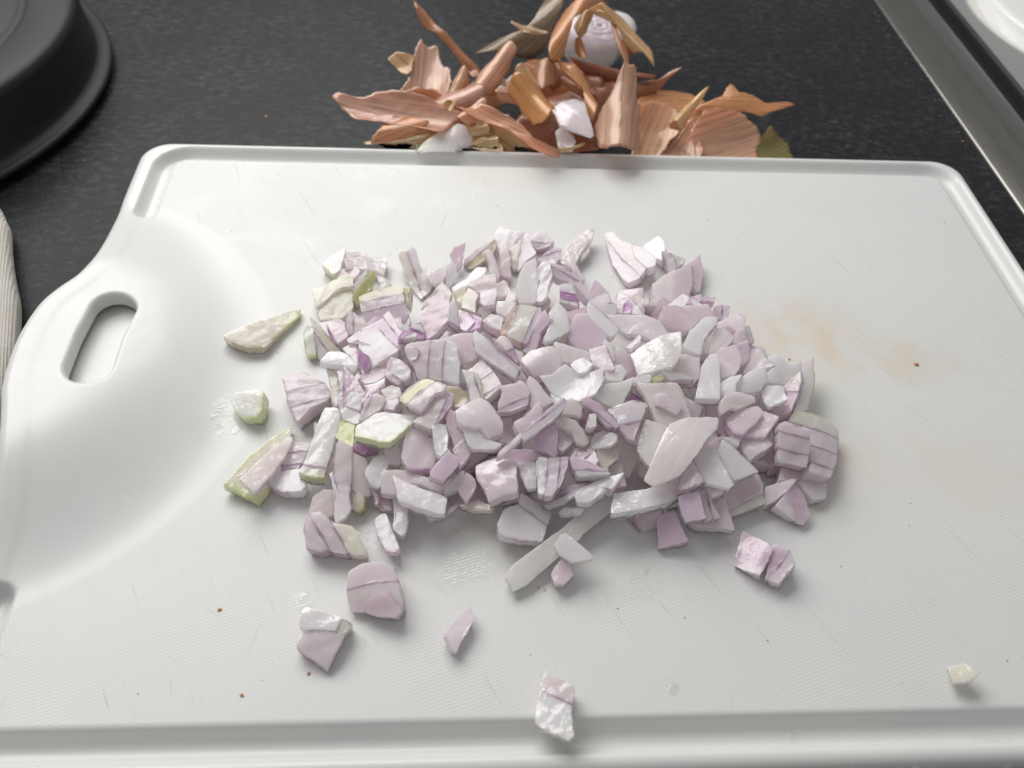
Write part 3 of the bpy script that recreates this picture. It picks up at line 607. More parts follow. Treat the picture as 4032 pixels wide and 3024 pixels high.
('shadowy mauve shallot triangle left of the little nugget','shallot_piece',[-23.4,174.2,12.4],[0.132,-0.102,0.986],5.0,[('flesh','v',[1,1,1,0,0,0,0,1],[-3.9,-0.9,-2.9,0.4,0.0,3.1,3.8,3.6,3.6,-0.6,1.1,-2.7,-1.9,-3.3,-3.6,-2.3],[],0.0,0,0)]),
('cream shallot strip with a brown right edge standing in the left hollow','shallot_piece',[-35.8,173.0,8.9],[-0.204,-0.133,0.97],2.9,[('flesh','c',[0,5,5,0,0,0,0],[-2.8,8.1,0.7,6.9,2.2,2.0,2.2,-6.6,1.8,-7.7,0.1,-3.4,-1.3,3.7],[],0.0,0,0)]),
('crisp white shallot wedge lying across the tip of the pointed leaf','shallot_piece',[-33.7,179.0,12.1],[0.128,-0.092,0.988],2.9,[('wet','W',[0,0,0,0,0,0,0,0,0,0],[-5.7,-0.5,-3.5,3.6,0.0,4.2,1.8,3.7,5.2,-0.1,5.9,-1.6,4.7,-3.5,1.5,-1.2,-0.9,-1.2,-4.2,-0.8],[],0.0,0,0)]),
("pink shallot chunk with bold purple bands at the pile's left edge",'shallot_piece',[-43.0,169.8,6.9],[-0.034,-0.147,0.989],6.5,[('flesh','kkk',[1,0,0,0,0,0,0,0,0,0,1,1],[-7.9,6.8,-0.7,8.8,2.2,6.3,4.9,5.1,6.9,2.5,7.2,-0.1,6.4,-1.5,2.3,-3.9,-1.7,-8.5,-3.3,-5.7,-5.2,-2.1,-6.5,2.8],[[-6.6,1.3,5.9,5.1],[-4.4,-4.6,7.7,0.5]],0.0,0,0)]),
('tall lilac pointed shallot petal with a white block inside its base','shallot_piece',[-29.3,167.9,12.7],[-0.106,-0.22,0.97],3.6,[('skin','kv',[0,0,0,0,0,0,0,0,0,0,0],[-2.4,8.2,0.0,5.2,2.5,1.8,4.0,-1.0,3.2,-6.2,2.8,-6.8,-1.9,-6.4,-2.5,-7.6,-3.6,-4.6,-3.9,-1.4,-3.2,3.3],[[-2.5,8.7,-2.0,-7.9]],0.0,0,0),('flesh','w',[0,0,0,0],[0.0,-1.2,4.1,-2.6,3.2,-7.5,-1.0,-5.8],[],0.0,0,1)]),
('deep purple shallot prism right of the tall pointed petal','shallot_piece',[-23.2,164.9,13.2],[-0.151,-0.227,0.962],3.6,[('skin','V',[1,1,1,0,0,0,0,0],[-2.8,-3.3,-2.2,0.8,-0.8,3.3,2.5,3.4,2.9,0.7,1.8,0.3,-0.3,-0.8,-1.7,-1.1],[],0.0,0,0)]),
('pale pink shallot slab of two thin layers in front of the purple prism','shallot_piece',[-22.4,159.7,14.0],[0.123,-0.199,0.972],2.9,[('flesh','vk',[0,0,0,0,0,0,0,0],[-3.5,-3.9,-2.4,2.4,-0.9,3.3,0.8,4.8,3.6,3.5,2.5,-0.0,-0.1,-2.3,-3.2,-4.9],[[-0.5,3.6,-3.1,-4.2]],0.0,0,0)]),
('ragged white shallot shred behind the purple prism','shallot_piece',[-22.5,170.3,12.9],[-0.148,-0.042,0.988],3,[('wet','w',[0,0,0,0,0,0],[-3.2,-1.0,0.4,0.1,3.1,1.6,2.8,-0.5,1.6,-1.3,-1.7,-1.8],[],0.0,0,0)]),
('grainy pale shallot block right of the purple prism','shallot_piece',[-17.4,166.1,13.7],[0.056,-0.166,0.985],5.0,[('flesh','w',[0,0,0,0,0,0,0],[-3.1,0.4,0.0,2.2,2.4,1.2,3.2,-0.7,2.5,-2.1,-1.4,-2.2,-2.6,-0.7],[],0.0,0,0)]),
('smooth lilac shallot face under the grainy pale block','shallot_piece',[-17.4,161.6,13.2],[-0.29,-0.245,0.925],5.0,[('flesh','l',[0,0,1,0,0,0],[-1.3,2.3,2.4,1.6,2.8,0.2,1.2,-2.3,-2.8,-0.9,-1.5,1.1],[],0.0,0,0)]),
("glossy pink shallot skin flake with an olive green stripe at the pile's centre",'shallot_piece',[-8.0,160.0,18.8],[-0.171,-0.127,0.977],2.5,[('skin','kGk',[0,0,0,0,0,0,0,3,3,0],[-6.9,0.6,-4.4,3.2,-0.9,5.8,1.4,5.8,6.9,3.4,6.2,1.3,3.7,0.5,-0.7,-5.7,-5.3,-2.4,-6.7,-0.8],[[-7.1,0.3,-0.0,6.3],[-5.7,-2.8,4.4,4.6]],0.0,1,0)]),
('broad lilac shallot chunk with a purple right band below the olive-striped flake','shallot_piece',[-5.0,156.4,16.8],[-0.051,-0.096,0.994],5.0,[('flesh','lV',[0,0,0,0,0,0,0,0,0,0],[-5.8,-3.7,-2.9,-1.4,0.6,5.9,3.6,6.1,5.9,5.2,5.2,1.9,2.9,-1.6,0.5,-5.3,-0.8,-6.0,-2.6,-5.2],[[4.7,6.3,0.3,-5.8]],0.0,0,0)]),
('white striated shallot wedge with a bright green underside,front left of centre','shallot_piece',[-18.3,151.5,15.8],[0.055,0.005,0.998],3.6,[('wet','W',[0,0,0,0,0,4,4,4,4,4],[-8.2,-0.4,-6.2,1.7,-2.8,4.8,-0.6,5.5,8.2,4.7,7.4,1.8,2.7,-4.4,1.5,-5.3,-1.1,-5.4,-8.0,-3.5],[],0.0,0,0)]),
('white shallot block with a lime green skin band left of the striated wedge','shallot_piece',[-29.5,155.3,10.3],[-0.115,-0.192,0.975],5.0,[('flesh','w',[0,0,0,0,0,0],[-1.8,6.1,-0.6,6.8,3.4,5.7,3.5,1.3,2.6,1.1,-1.7,3.0],[],0.0,0,0),('skin','G',[0,0,0,0,0,0,0,0],[-1.8,3.2,2.5,1.2,2.1,0.2,2.2,-2.6,1.9,-6.6,-2.3,-3.2,-3.5,-2.4,-2.7,-0.1],[],0.0,0,-0.3)]),
("long white shallot baton slanting down at the pile's left side",'shallot_piece',[-36.8,151.1,8.4],[0.107,-0.091,0.99],3.6,[('wet','wc',[0,0,0,0,0,0,0,0,4,4,0,0,0,0],[-0.5,10.2,0.2,12.0,3.4,12.0,5.0,11.1,4.6,6.2,3.8,0.7,3.1,-4.1,2.4,-8.3,2.3,-11.2,-1.2,-11.4,-4.8,-10.1,-4.0,-7.5,-2.9,-3.0,-1.9,3.5],[[-4.8,-7.4,3.5,-8.3]],0.0,0,0)]),
('tiny pink shallot chip left of the long white baton','shallot_piece',[-38.9,159.1,6.2],[-0.116,-0.085,0.99],3.6,[('flesh','k',[3,0,0,0,0,0],[-1.1,0.3,-0.9,2.0,1.0,1.2,1.0,-1.0,-0.1,-1.9,-0.9,-0.8],[],0.0,0,0)]),
("long green-edged shallot wedge at the pile's left front corner",'shallot_piece',[-54.3,147.5,4.0],[0.228,-0.066,0.971],3.6,[('wet','c',[4,4,4,4,0,0,0,0,0,4,4,4,4,4],[-8.0,-7.7,-5.9,-4.1,-2.9,1.9,2.6,9.7,7.5,14.8,7.9,12.6,7.3,8.2,3.9,0.5,3.7,-5.8,4.8,-7.2,4.0,-9.4,2.4,-12.3,-0.9,-10.8,-4.8,-9.1],[],0.0,0,0)]),
('pink shallot sliver resting on the long green-edged wedge','shallot_piece',[-51.1,144.7,7.5],[0.284,0.016,0.959],2.9,[('flesh','k',[0,0,0,0,3,3,3,0,0],[-6.1,-6.2,-2.6,-0.3,2.1,6.9,5.8,10.9,6.1,9.2,4.8,3.5,2.5,-2.0,-1.2,-9.3,-2.3,-9.3],[],0.0,0,0)]),
('pink shallot piece with purple lines between the green-edged wedge and the baton','shallot_piece',[-44.0,149.9,4.1],[-0.019,-0.161,0.987],4.3,[('flesh','kkV',[0,0,0,0,0,1,1,0],[-2.3,1.8,-0.7,3.9,4.0,4.3,3.4,1.2,2.1,-2.3,1.6,-3.8,-3.9,-4.3,-3.5,-2.2],[[-2.9,1.1,4.5,1.7],[-4.3,-3.0,2.6,-2.3]],0.0,0,0)]),
('rounded white shallot piece with a purple lower rim,front left','shallot_piece',[-45.4,141.7,4.1],[-0.218,0.021,0.976],4.3,[('flesh','w',[0,0,0,0,0,0,0,1,1,1],[-5.6,-0.5,-3.9,3.6,-0.2,3.6,3.4,3.6,4.8,1.1,6.0,-2.7,4.6,-4.3,0.9,-4.2,-1.4,-3.8,-4.0,-2.2],[],0.0,0,0)]),
('upright lilac shallot bar with purple sides,front left of the pile','shallot_piece',[-29.8,144.3,8.9],[0.211,-0.252,0.944],3.6,[('flesh','l',[0,0,1,1,0,0,0,1,1],[-2.5,3.8,-2.0,6.7,2.1,4.7,2.7,-1.0,3.0,-6.4,1.1,-6.6,-1.1,-6.2,-2.0,-5.4,-2.7,0.6],[],0.0,0,0)]),
('curved pale shallot slice hanging below the upright lilac bar','shallot_piece',[-29.9,134.3,6.4],[0.08,-0.109,0.991],2.9,[('flesh','w',[0,0,0,1,1,0,0,0,0,0,0],[-3.6,7.0,-2.6,7.8,-1.9,4.3,2.5,3.7,2.6,-0.4,3.3,-3.5,1.6,-6.2,-0.8,-7.7,-1.2,-5.4,-1.5,-0.6,-2.7,4.3],[],0.0,0,0)]),
('flat lilac shallot panel right of the upright lilac bar','shallot_piece',[-24.8,141.6,7.1],[0.096,-0.366,0.926],3.6,[('flesh','l',[3,3,0,0,0,0,0,0,0],[-2.8,6.3,1.2,4.4,1.8,2.4,0.9,0.3,2.6,-2.3,3.1,-5.7,2.0,-6.2,-2.3,-4.4,-2.7,1.9],[],0.0,0,0)]),
('hooked white shallot slice right of the flat lilac panel','shallot_piece',[-20.4,140.9,9.7],[0.13,-0.165,0.978],2.9,[('flesh','w',[0,0,0,0,0,0,0,0,0,0],[-3.3,-1.1,-2.2,1.9,-0.9,4.5,2.5,5.5,3.2,2.4,2.5,-0.4,1.3,-1.2,2.3,-3.6,0.9,-5.1,-1.6,-3.9],[],0.0,0,0)]),
("pale pink shallot band behind the white slab at the pile's front left",'shallot_piece',[-10.3,136.9,9.6],[0.064,-0.254,0.965],5.0,[('flesh','k',[0,0,0,0,0,0,0,0,0],[-7.5,3.1,-2.8,3.5,4.3,1.4,8.8,-1.4,7.1,-3.1,2.2,-0.7,-3.9,-3.7,-8.5,-3.2,-8.8,1.9],[],0.0,0,0)]),
("white shallot slab with square end at the pile's front left",'shallot_piece',[-8.2,131.8,10.9],[0.042,-0.059,0.997],3.6,[('flesh','w',[0,0,0,0,0,0,0,0],[-7.6,5.8,-1.5,2.6,5.0,0.3,7.3,-0.9,6.5,-5.7,3.8,-5.4,-1.7,-3.5,-5.8,-1.7],[],0.0,0,0)]),
('tiny violet shallot splinter below the flat lilac panel','shallot_piece',[-20.8,135.4,5.6],[0.049,-0.136,0.99],3,[('skin','V',[0,0,0,1],[-1.4,2.7,1.2,0.8,1.1,-2.1,0.3,-2.6],[],0.0,0,0)]),
('short lilac shallot stub with a purple right edge below the pink band','shallot_piece',[-18.7,133.9,4.7],[-0.274,-0.336,0.901],5.0,[('flesh','v',[0,1,0,0,0],[-2.9,2.5,1.7,1.5,2.8,-2.5,-0.6,-1.9,-2.6,-0.0],[],0.0,0,0)]),
('bowed shallot strip with a purple outer edge at the front of the pile','shallot_piece',[-13.4,128.4,5.7],[-0.063,-0.138,0.988],3.6,[('flesh','w',[0,0,1,1,1,0,0,0],[-2.3,6.0,-0.8,5.2,2.1,3.4,2.1,-1.6,1.4,-5.0,0.6,-5.8,-2.0,-3.5,-1.9,0.7],[],0.0,0,0)]),
("lone pale shallot crescent with a purple left edge at the pile's front foot",'shallot_piece',[-16.9,123.9,4.8],[-0.189,-0.068,0.98],3.6,[('flesh','w',[0,0,0,0,0,1,1,1],[-3.8,4.1,-1.9,5.8,-0.4,6.1,1.2,1.3,3.7,-4.9,2.5,-6.1,-0.1,-5.1,-2.7,-0.1],[],0.0,0,0)]),
('cream pink shallot face behind the three-layer wedge at the front left','shallot_piece',[-35.2,134.0,4.1],[-0.05,-0.389,0.92],4.3,[('flesh','k',[0,0,0,0,0,0,0,3],[-3.5,-2.6,-2.4,2.0,0.6,3.9,3.2,3.8,3.6,-0.7,3.5,-3.1,2.0,-3.9,-1.3,-2.7],[],0.0,0,0)]),
('three-layer shallot wedge with purple lines at the front left foot of the pile','shallot_piece',[-30.1,123.0,6.3],[-0.092,-0.301,0.949],5.8,[('flesh','kkc',[1,0,0,0,0,0,0,0,0,0,1,1,0,1],[-8.3,3.5,-7.4,5.9,-5.8,6.0,-4.1,6.1,-0.4,2.8,4.3,1.7,6.0,-0.1,8.4,-5.0,7.6,-6.2,2.4,-5.5,-1.7,-4.4,-3.9,-4.9,-7.6,-3.6,-8.4,1.1],[[-7.8,6.1,-1.4,-4.4],[-4.6,7.0,4.5,-5.6]],-0.55,0,0)]),
('cream shallot chip with a green right corner behind the curved pale slice','shallot_piece',[-25.2,134.8,4.0],[-0.264,-0.301,0.916],2.9,[('flesh','c',[0,4,4,4,0,0],[-1.9,3.4,1.7,1.4,2.0,0.2,1.4,-2.2,-0.1,-3.1,-2.0,-2.1],[],0.0,0,0)]),
("long white shallot slab with a purple side slanting across the pile's centre",'shallot_piece',[13.0,174.2,21.4],[-0.127,-0.339,0.932],3.6,[('flesh','wV',[0,0,0,0,0,0,0,0,0,0],[-6.8,7.3,-5.7,8.3,-1.7,4.7,2.2,-0.3,6.6,-4.8,6.8,-5.3,4.8,-8.0,0.8,-4.7,-3.9,-0.5,-6.2,1.8],[[-5.1,8.7,6.3,-5.7]],0.0,0,0)]),
('lilac shallot block with a purple corner right of the slanting white slab','shallot_piece',[16.5,178.8,18.7],[-0.188,-0.384,0.904],5.0,[('flesh','lV',[0,0,0,1,0,0,0],[-3.3,3.5,-1.7,4.8,0.6,3.7,1.6,1.7,3.2,-3.9,2.4,-4.8,-0.3,-0.9],[[-1.0,-0.8,3.0,0.5]],0.0,0,0)]),
("smooth white shallot shell with a purple lower rim at the pile's centre",'shallot_piece',[26.1,172.4,20.0],[-0.049,-0.245,0.968],5.0,[('flesh','l',[0,0,0,0,0,1,1,1,0],[-6.1,0.7,-2.9,3.6,3.9,5.3,5.8,1.7,6.1,-0.7,4.5,-3.9,0.7,-5.1,-2.6,-5.2,-4.4,-2.5],[],0.0,1.2,0)]),
('dull pale shallot slab behind the small diamond flake','shallot_piece',[36.0,176.8,19.4],[0.034,-0.189,0.981],2.9,[('wet','s',[7,7,7,0,0,0,0],[-5.9,2.5,-5.1,3.4,1.1,1.6,5.2,0.3,5.8,-2.8,1.8,-3.5,-3.5,-3.4],[],0.0,0,0)]),
("small white diamond shallot flake on top of the pile's centre",'shallot_piece',[37.5,169.0,22.3],[-0.179,-0.006,0.984],2.5,[('flesh','W',[0,0,0,0,0],[-3.3,0.9,0.9,3.0,3.3,-0.4,1.0,-2.9,-1.1,-2.9],[],0.0,0,0)]),
('wide white dish-shaped shallot piece below the diamond flake','shallot_piece',[34.5,164.0,20.6],[-0.297,-0.225,0.928],2.9,[('wet','w',[0,0,0,0,0,0,0,0,0,0],[-9.1,3.4,-5.9,3.7,-1.5,6.5,3.8,2.3,9.4,2.1,9.1,-1.8,6.5,-5.1,1.7,-6.4,-3.2,-4.5,-6.6,-1.7],[],0.0,-1.5,0)]),
('shallot slice with a yellow-green right edge right of the striped cube','shallot_piece',[6.0,164.0,19.2],[-0.15,-0.28,0.948],2.9,[('flesh','wc',[0,0,4,4,4,0,0,0,0],[-3.0,5.6,-1.6,5.2,1.6,3.8,2.4,1.4,3.0,-4.0,2.3,-4.4,-0.9,-5.1,-1.2,-1.8,-1.8,1.3],[[0.2,4.7,2.5,-4.9]],0.0,0,0)]),
('lilac shallot block with two fine purple lines below the slanting white slab','shallot_piece',[9.5,167.3,18.5],[-0.245,-0.088,0.966],5.0,[('flesh','kll',[0,0,0,0,0,0,0,0,0],[-4.9,4.1,-0.7,7.6,2.1,3.3,4.0,-0.6,4.8,-3.3,-0.3,-7.2,-0.7,-5.1,-1.2,-0.4,-2.1,2.4],[[-2.4,-0.2,3.2,2.5],[-1.6,-5.5,5.1,-2.8]],0.0,0,0)]),
('olive-brown hollow shallot shell beside the olive-striped flake','shallot_piece',[1.6,162.3,16.2],[-0.096,-0.345,0.934],3,[('wet','O',[0,0,5,5,0,0,0],[-3.3,1.1,-2.6,3.5,0.5,3.3,2.5,1.4,3.3,-0.3,1.9,-2.5,-1.8,-3.2],[],0.0,-1,0)]),
('lilac shallot knob with ragged top left of the centre','shallot_piece',[17.6,159.8,19.4],[0.033,-0.393,0.919],5.0,[('flesh','lv',[0,0,0,0,0,0,0,0,0,0],[-3.9,2.8,0.6,3.9,1.6,4.9,3.2,4.2,4.7,1.1,4.0,-2.5,-0.5,-4.5,-4.6,-4.9,-4.4,-2.0,-3.3,1.1],[[-5.1,-4.6,4.8,0.1]],0.68,0,0)]),
('plain grey-lilac shallot wedge right of the lilac knob','shallot_piece',[25.1,162.1,18.7],[-0.004,-0.285,0.958],5.0,[('flesh','s',[3,0,0,0,0,0,0,0],[-3.8,2.7,-2.8,5.0,-1.0,3.7,2.0,-0.9,3.8,-3.4,1.2,-4.9,-2.9,-4.9,-2.6,-0.4],[],0.0,0,0)]),
('bright white shallot corner below the dish-shaped piece','shallot_piece',[29.8,158.9,19.3],[0.017,0.072,0.997],2.9,[('flesh','W',[0,0,0,0],[-1.7,2.1,1.0,0.5,1.9,-0.4,-0.6,-2.1],[],0.0,0,0)]),
('pale pink shallot flap right of the long thin pink beam','shallot_piece',[33.8,156.2,18.7],[0.147,-0.277,0.95],2.9,[('flesh','k',[0,0,0,0,0,0],[-3.3,1.3,0.0,3.1,3.3,1.0,3.0,-2.8,0.4,-2.1,-3.3,-2.7],[],0.0,0,0)]),
('broad lilac-white shallot block with violet upper edges,front of centre','shallot_piece',[7.7,152.5,18.5],[0.148,-0.166,0.975],5.0,[('flesh','l',[3,3,0,0,0,0,0,0,0,0],[-6.8,1.4,-3.5,4.3,0.6,6.8,2.5,5.5,6.6,-0.2,6.8,-4.0,2.5,-6.3,0.3,-3.7,-4.7,-3.0,-6.3,-1.7],[],0.0,1,0)]),
('dusky lilac shallot wedge left of the broad lilac-white block','shallot_piece',[1.2,151.1,15.4],[-0.098,-0.354,0.93],5.0,[('flesh','v',[0,0,0,0,0,0,0,0],[-2.8,3.5,-1.4,6.0,-0.0,5.2,0.3,2.3,1.8,0.6,2.8,-3.7,-0.4,-5.8,-2.2,0.2],[],0.0,0,0)]),
('white scooped shallot slice below the broad lilac-white block','shallot_piece',[8.5,146.6,17.1],[0.025,-0.199,0.98],2.9,[('flesh','w',[0,0,0,0,0,0,0,0],[-5.7,3.4,-2.9,3.4,-0.6,2.2,1.1,-0.5,5.7,-1.9,3.3,-3.4,-2.7,-3.5,-4.2,-1.5],[],0.0,0,0)]),
('sparkling wet shallot strip left of the scooped white slice','shallot_piece',[-3.1,146.6,15.7],[0.229,-0.006,0.973],2.9,[('gloss','w',[0,0,0,0,0,0,0],[-2.4,4.1,-0.4,5.8,1.7,5.9,2.3,1.8,2.1,-2.9,0.2,-5.7,-1.4,-3.0],[],0.0,0,0)]),
('long thin pink shallot beam with a purple line,slanting over the front centre','shallot_piece',[21.8,147.0,20.8],[0.032,-0.281,0.959],3,[('flesh','Vk',[0,1,1,0,0,0,0,0,0,0],[-3.0,-3.1,-2.6,-1.6,3.6,4.7,9.1,9.2,10.2,8.2,9.0,5.5,5.2,1.6,4.1,0.9,0.7,-2.0,-2.2,-4.0],[[-3.5,-2.6,10.2,9.0]],0.0,0,0),('flesh','k',[1,1,0,0,0,0],[-9.8,-8.8,-9.2,-7.3,-3.2,-1.6,-2.5,-1.8,-2.8,-2.9,-8.5,-8.2],[],0.0,0,-0.2)]),
('white shallot block with a lilac tip behind the long thin pink beam','shallot_piece',[21.1,152.5,18.6],[0.179,-0.396,0.901],5.0,[('wet','l',[0,2,2,0,0,0,0],[-4.1,-1.9,-1.4,-0.2,2.9,5.1,4.1,3.6,4.1,1.0,-1.6,-4.9,-2.5,-5.0],[],0.0,0,0)]),
('smooth mauve shallot cheek below the long thin pink beam','shallot_piece',[25.8,146.2,17.2],[-0.242,-0.242,0.94],3.6,[('skin','V',[0,0,0,0,3,3,0,0],[-3.7,0.1,0.7,3.8,2.0,5.0,3.4,3.1,3.6,-0.6,2.7,-5.0,1.9,-5.6,-3.5,-2.1],[],0.0,1.2,0)]),
('curved pink shallot arc right of the mauve cheek','shallot_piece',[33.0,148.3,17.8],[0.034,-0.378,0.925],2.9,[('flesh','k',[0,0,3,3,0,0,0,0,0],[-5.1,2.7,-1.9,4.1,1.2,3.3,3.8,0.3,5.1,-3.1,3.7,-4.1,1.5,-3.6,0.2,-0.5,-3.8,1.8],[],0.0,0,0)]),
('grey shallot wedge between the mauve cheek and the pink arc','shallot_piece',[31.5,147.2,15.7],[0.045,-0.065,0.997],3.6,[('flesh','s',[0,0,0,0,0],[-2.2,4.1,1.7,1.8,2.4,-0.6,-0.8,-4.2,-2.1,-3.9],[],0.0,0,0)]),
('mauve shallot skin strip behind the white two-tone bar at the front','shallot_piece',[19.0,142.8,13.2],[-0.098,-0.249,0.963],2.9,[('skin','V',[0,3,0,0,0],[-5.0,0.7,-2.2,2.7,5.1,2.2,4.5,-0.7,-1.1,-2.4],[],0.0,0,0)]),
('pale lilac shallot square at the front,below the dusky lilac wedge','shallot_piece',[2.9,143.6,13.0],[-0.177,-0.298,0.938],3.6,[('flesh','v',[0,0,0,0,0,0],[-2.9,1.9,0.4,4.3,3.1,1.6,1.1,-1.9,-1.2,-4.2,-1.1,-1.4],[],0.0,0,0)]),
('violet shallot baton with square ends at the front left of the centre','shallot_piece',[-1.7,138.6,14.8],[0.23,-0.239,0.943],2.9,[('skin','V',[0,0,0,0,0,0,0],[-4.1,-2.2,-1.4,1.9,0.6,4.8,4.1,2.5,3.4,0.3,-0.1,-4.6,-3.7,-3.6],[],0.0,0,0)]),
('large smooth lilac shallot face with a purple bottom line,front left of centre','shallot_piece',[-9.0,146.4,12.4],[0.23,-0.108,0.967],5.0,[('flesh','l',[0,0,0,0,0,0,1,0],[-4.7,-3.3,-3.9,5.1,-2.0,6.8,2.3,5.1,3.8,1.7,5.1,-2.3,4.1,-6.3,-2.7,-7.1],[],0.0,0,0)]),
("grainy translucent shallot piece under the striated wedge's tip",'shallot_piece',[-16.7,146.6,10.5],[0.024,-0.314,0.949],3.6,[('wet','s',[0,0,0,0,0],[-2.9,2.2,1.5,3.7,2.8,-1.2,2.7,-3.6,-0.6,-3.4],[],0.0,0,0)]),
('magenta-patched shallot bit beneath the striated wedge','shallot_piece',[-23.7,150.0,8.9],[0.236,-0.219,0.947],3.6,[('flesh','kp',[1,0,0,1,0,0],[-3.6,2.2,3.2,2.0,3.7,-0.4,0.6,-1.4,-0.8,-2.9,-3.5,-1.3],[[-3.6,-0.1,3.6,0.6]],0.0,0,0)]),
('small shallot block,white left and mauve right,at the front edge','shallot_piece',[2.2,134.7,10.9],[-0.075,-0.292,0.954],4.3,[('flesh','w',[0,0,0,0,0,0],[-4.7,-1.7,-2.9,1.6,0.4,4.4,1.7,4.6,0.8,1.9,-0.8,-0.8],[],0.0,0,0),('skin','V',[0,0,0,0,0],[-0.8,-0.6,2.0,4.1,4.3,2.1,4.7,-0.4,1.7,-4.8],[],0.0,0,0.2)]),
("pale lilac shallot sliver under the white slab at the pile's front edge",'shallot_piece',[-2.3,130.1,6.2],[0.24,-0.171,0.956],2.9,[('flesh','l',[0,0,0,3,0,0,0],[-4.6,-2.2,-4.1,-0.7,0.4,-1.0,4.2,3.3,4.7,2.2,0.9,-1.6,-3.5,-3.2],[],0.0,0,0)]),
('thin cream translucent shallot flake flat on the board at the front edge','shallot_piece',[6.9,130.9,7.7],[-0.152,-0.074,0.986],3,[('wet','c',[0,0,0,0,0],[-5.0,0.5,0.3,1.5,5.0,-0.8,4.5,-1.9,-0.9,-1.4],[],0.0,0,0)]),
('lilac shallot square with a purple right edge above the dish-shaped piece','shallot_piece',[44.4,174.1,20.0],[-0.193,-0.173,0.966],3.6,[('flesh','l',[0,1,1,0,0,0],[-3.5,3.7,1.6,4.3,2.5,0.2,3.3,-4.7,0.0,-4.5,-3.2,-1.5],[],0.0,0,0)]),
('narrow white shallot curl right of the purple-edged lilac square','shallot_piece',[46.8,178.4,19.2],[-0.06,-0.302,0.952],2.9,[('flesh','w',[0,0,0,0,0,0],[-1.9,2.1,-0.5,3.7,2.0,1.1,1.8,-3.7,0.6,-3.4,-0.7,1.5],[],0.0,0,0)]),
("pale shallot cube beside the dish-shaped piece's right rim",'shallot_piece',[48.0,169.2,18.8],[0.132,-0.092,0.987],5.0,[('flesh','w',[0,0,0,0,0,0],[-3.4,0.5,0.5,3.0,2.0,3.2,3.6,1.0,1.6,-2.7,-3.2,-2.7],[],0.0,0,0)]),
('tiny white shallot matchstick above the big bluish-white slab','shallot_piece',[55.1,182.1,18.7],[-0.295,-0.152,0.943],3,[('flesh','w',[0,0,0,0,0],[-2.6,-1.4,1.9,2.3,2.6,1.5,1.7,-0.6,-1.5,-2.4],[],0.0,0,0)]),
('big bluish-white shallot slab with a raised rim,right of centre','shallot_piece',[60.5,175.4,20.6],[-0.159,-0.019,0.987],3.6,[('wet','w',[7,7,7,0,0,0,0,0,0],[-7.5,0.7,-2.5,4.3,5.0,7.5,8.9,7.3,7.2,-2.0,4.1,-5.7,-1.8,-7.1,-6.5,-7.4,-6.7,-3.9],[],0.0,0,0)]),
('bright white shallot scoop with a ragged top,below the bluish-white slab','shallot_piece',[46.4,160.9,20.2],[0.127,-0.269,0.955],3.6,[('flesh','W',[0,0,0,0,0,0,8,0],[-6.0,-2.8,-3.0,1.9,2.1,3.2,6.3,5.4,5.4,2.7,3.8,-0.5,1.9,-4.5,-2.1,-4.9],[],0.0,0,0)]),
('white shallot chip carrying a small bright green mark','shallot_piece',[56.4,166.3,19.7],[-0.154,-0.324,0.933],2.9,[('flesh','w',[0,0,0,0,0],[-5.5,-0.2,-1.5,1.4,1.9,1.0,1.2,-1.0,-3.3,-1.2],[],0.0,0,0),('skin','G',[0,0,0,0],[1.5,-0.2,4.4,0.8,5.3,-0.7,2.0,-1.8],[],0.0,0,0.6)]),
('slender white shallot sliver with a violet lower edge right of the green mark','shallot_piece',[65.5,168.6,18.7],[0.237,-0.27,0.933],2.9,[('flesh','w',[0,0,0,2,0,0],[-6.2,0.5,-2.8,1.5,1.9,1.0,6.3,-0.3,-2.2,-2.4,-3.4,-0.8],[],0.0,0,0)]),
("shadowed pink shallot cube under the bluish-white slab's right corner",'shallot_piece',[70.7,173.3,16.2],[0.032,-0.234,0.972],5.0,[('wet','k',[0,0,0,0,0,0],[-1.5,3.8,4.3,4.3,3.3,-2.9,1.7,-4.1,-2.4,-1.5,-3.6,0.7],[],0.0,0,0)]),
('big blue-grey translucent shallot sheet in the right centre','shallot_piece',[60.4,157.7,18.3],[0.052,-0.234,0.971],3.5,[('wet','s',[0,0,0,0,0,0,0,0,0],[-7.5,6.8,-4.2,6.4,4.7,7.4,5.9,5.3,7.7,-3.6,0.8,-6.9,-2.5,-5.6,-4.0,-0.8,-5.5,3.2],[],0.0,0,0)]),
('oval shallot slice with a purple top line lying on the blue-grey sheet','shallot_piece',[61.4,156.3,20.1],[0.101,-0.405,0.909],2,[('flesh','l',[0,0,1,0,0,0,0],[-4.3,1.7,-3.1,3.0,-0.3,3.2,4.4,0.2,2.4,-3.0,-1.3,-0.9,-3.9,-0.4],[],0.0,0,0)]),
('cream shallot strip left of the blue-grey translucent sheet','shallot_piece',[52.7,158.0,17.6],[0.116,-0.249,0.962],2.9,[('flesh','c',[0,0,0,0,0],[-3.5,0.8,-0.6,1.6,3.6,0.5,3.3,-0.6,-0.3,-1.7],[],0.0,0,0)]),
('dark plum shallot wedge above the cream strip in the right centre','shallot_piece',[53.7,162.0,17.2],[-0.01,-0.286,0.958],5.0,[('flesh','vp',[1,0,0,0,0],[-2.8,-0.9,-1.3,2.4,2.2,-0.1,2.5,-2.4,-0.7,-1.1],[[-2.1,1.2,2.6,-1.4]],0.0,0,0)]),
('grainy lilac shallot triangle left of the blue-grey sheet,pointing down','shallot_piece',[48.9,151.4,18.1],[-0.143,-0.21,0.967],3.6,[('wet','sv',[0,0,0,3,3,0,0,0],[-5.0,4.7,2.2,6.0,6.1,4.0,3.9,-0.5,1.3,-6.2,0.1,-5.6,-2.2,-2.4,-2.7,0.9],[[-0.2,-0.9,5.3,0.1]],0.0,0,0)]),
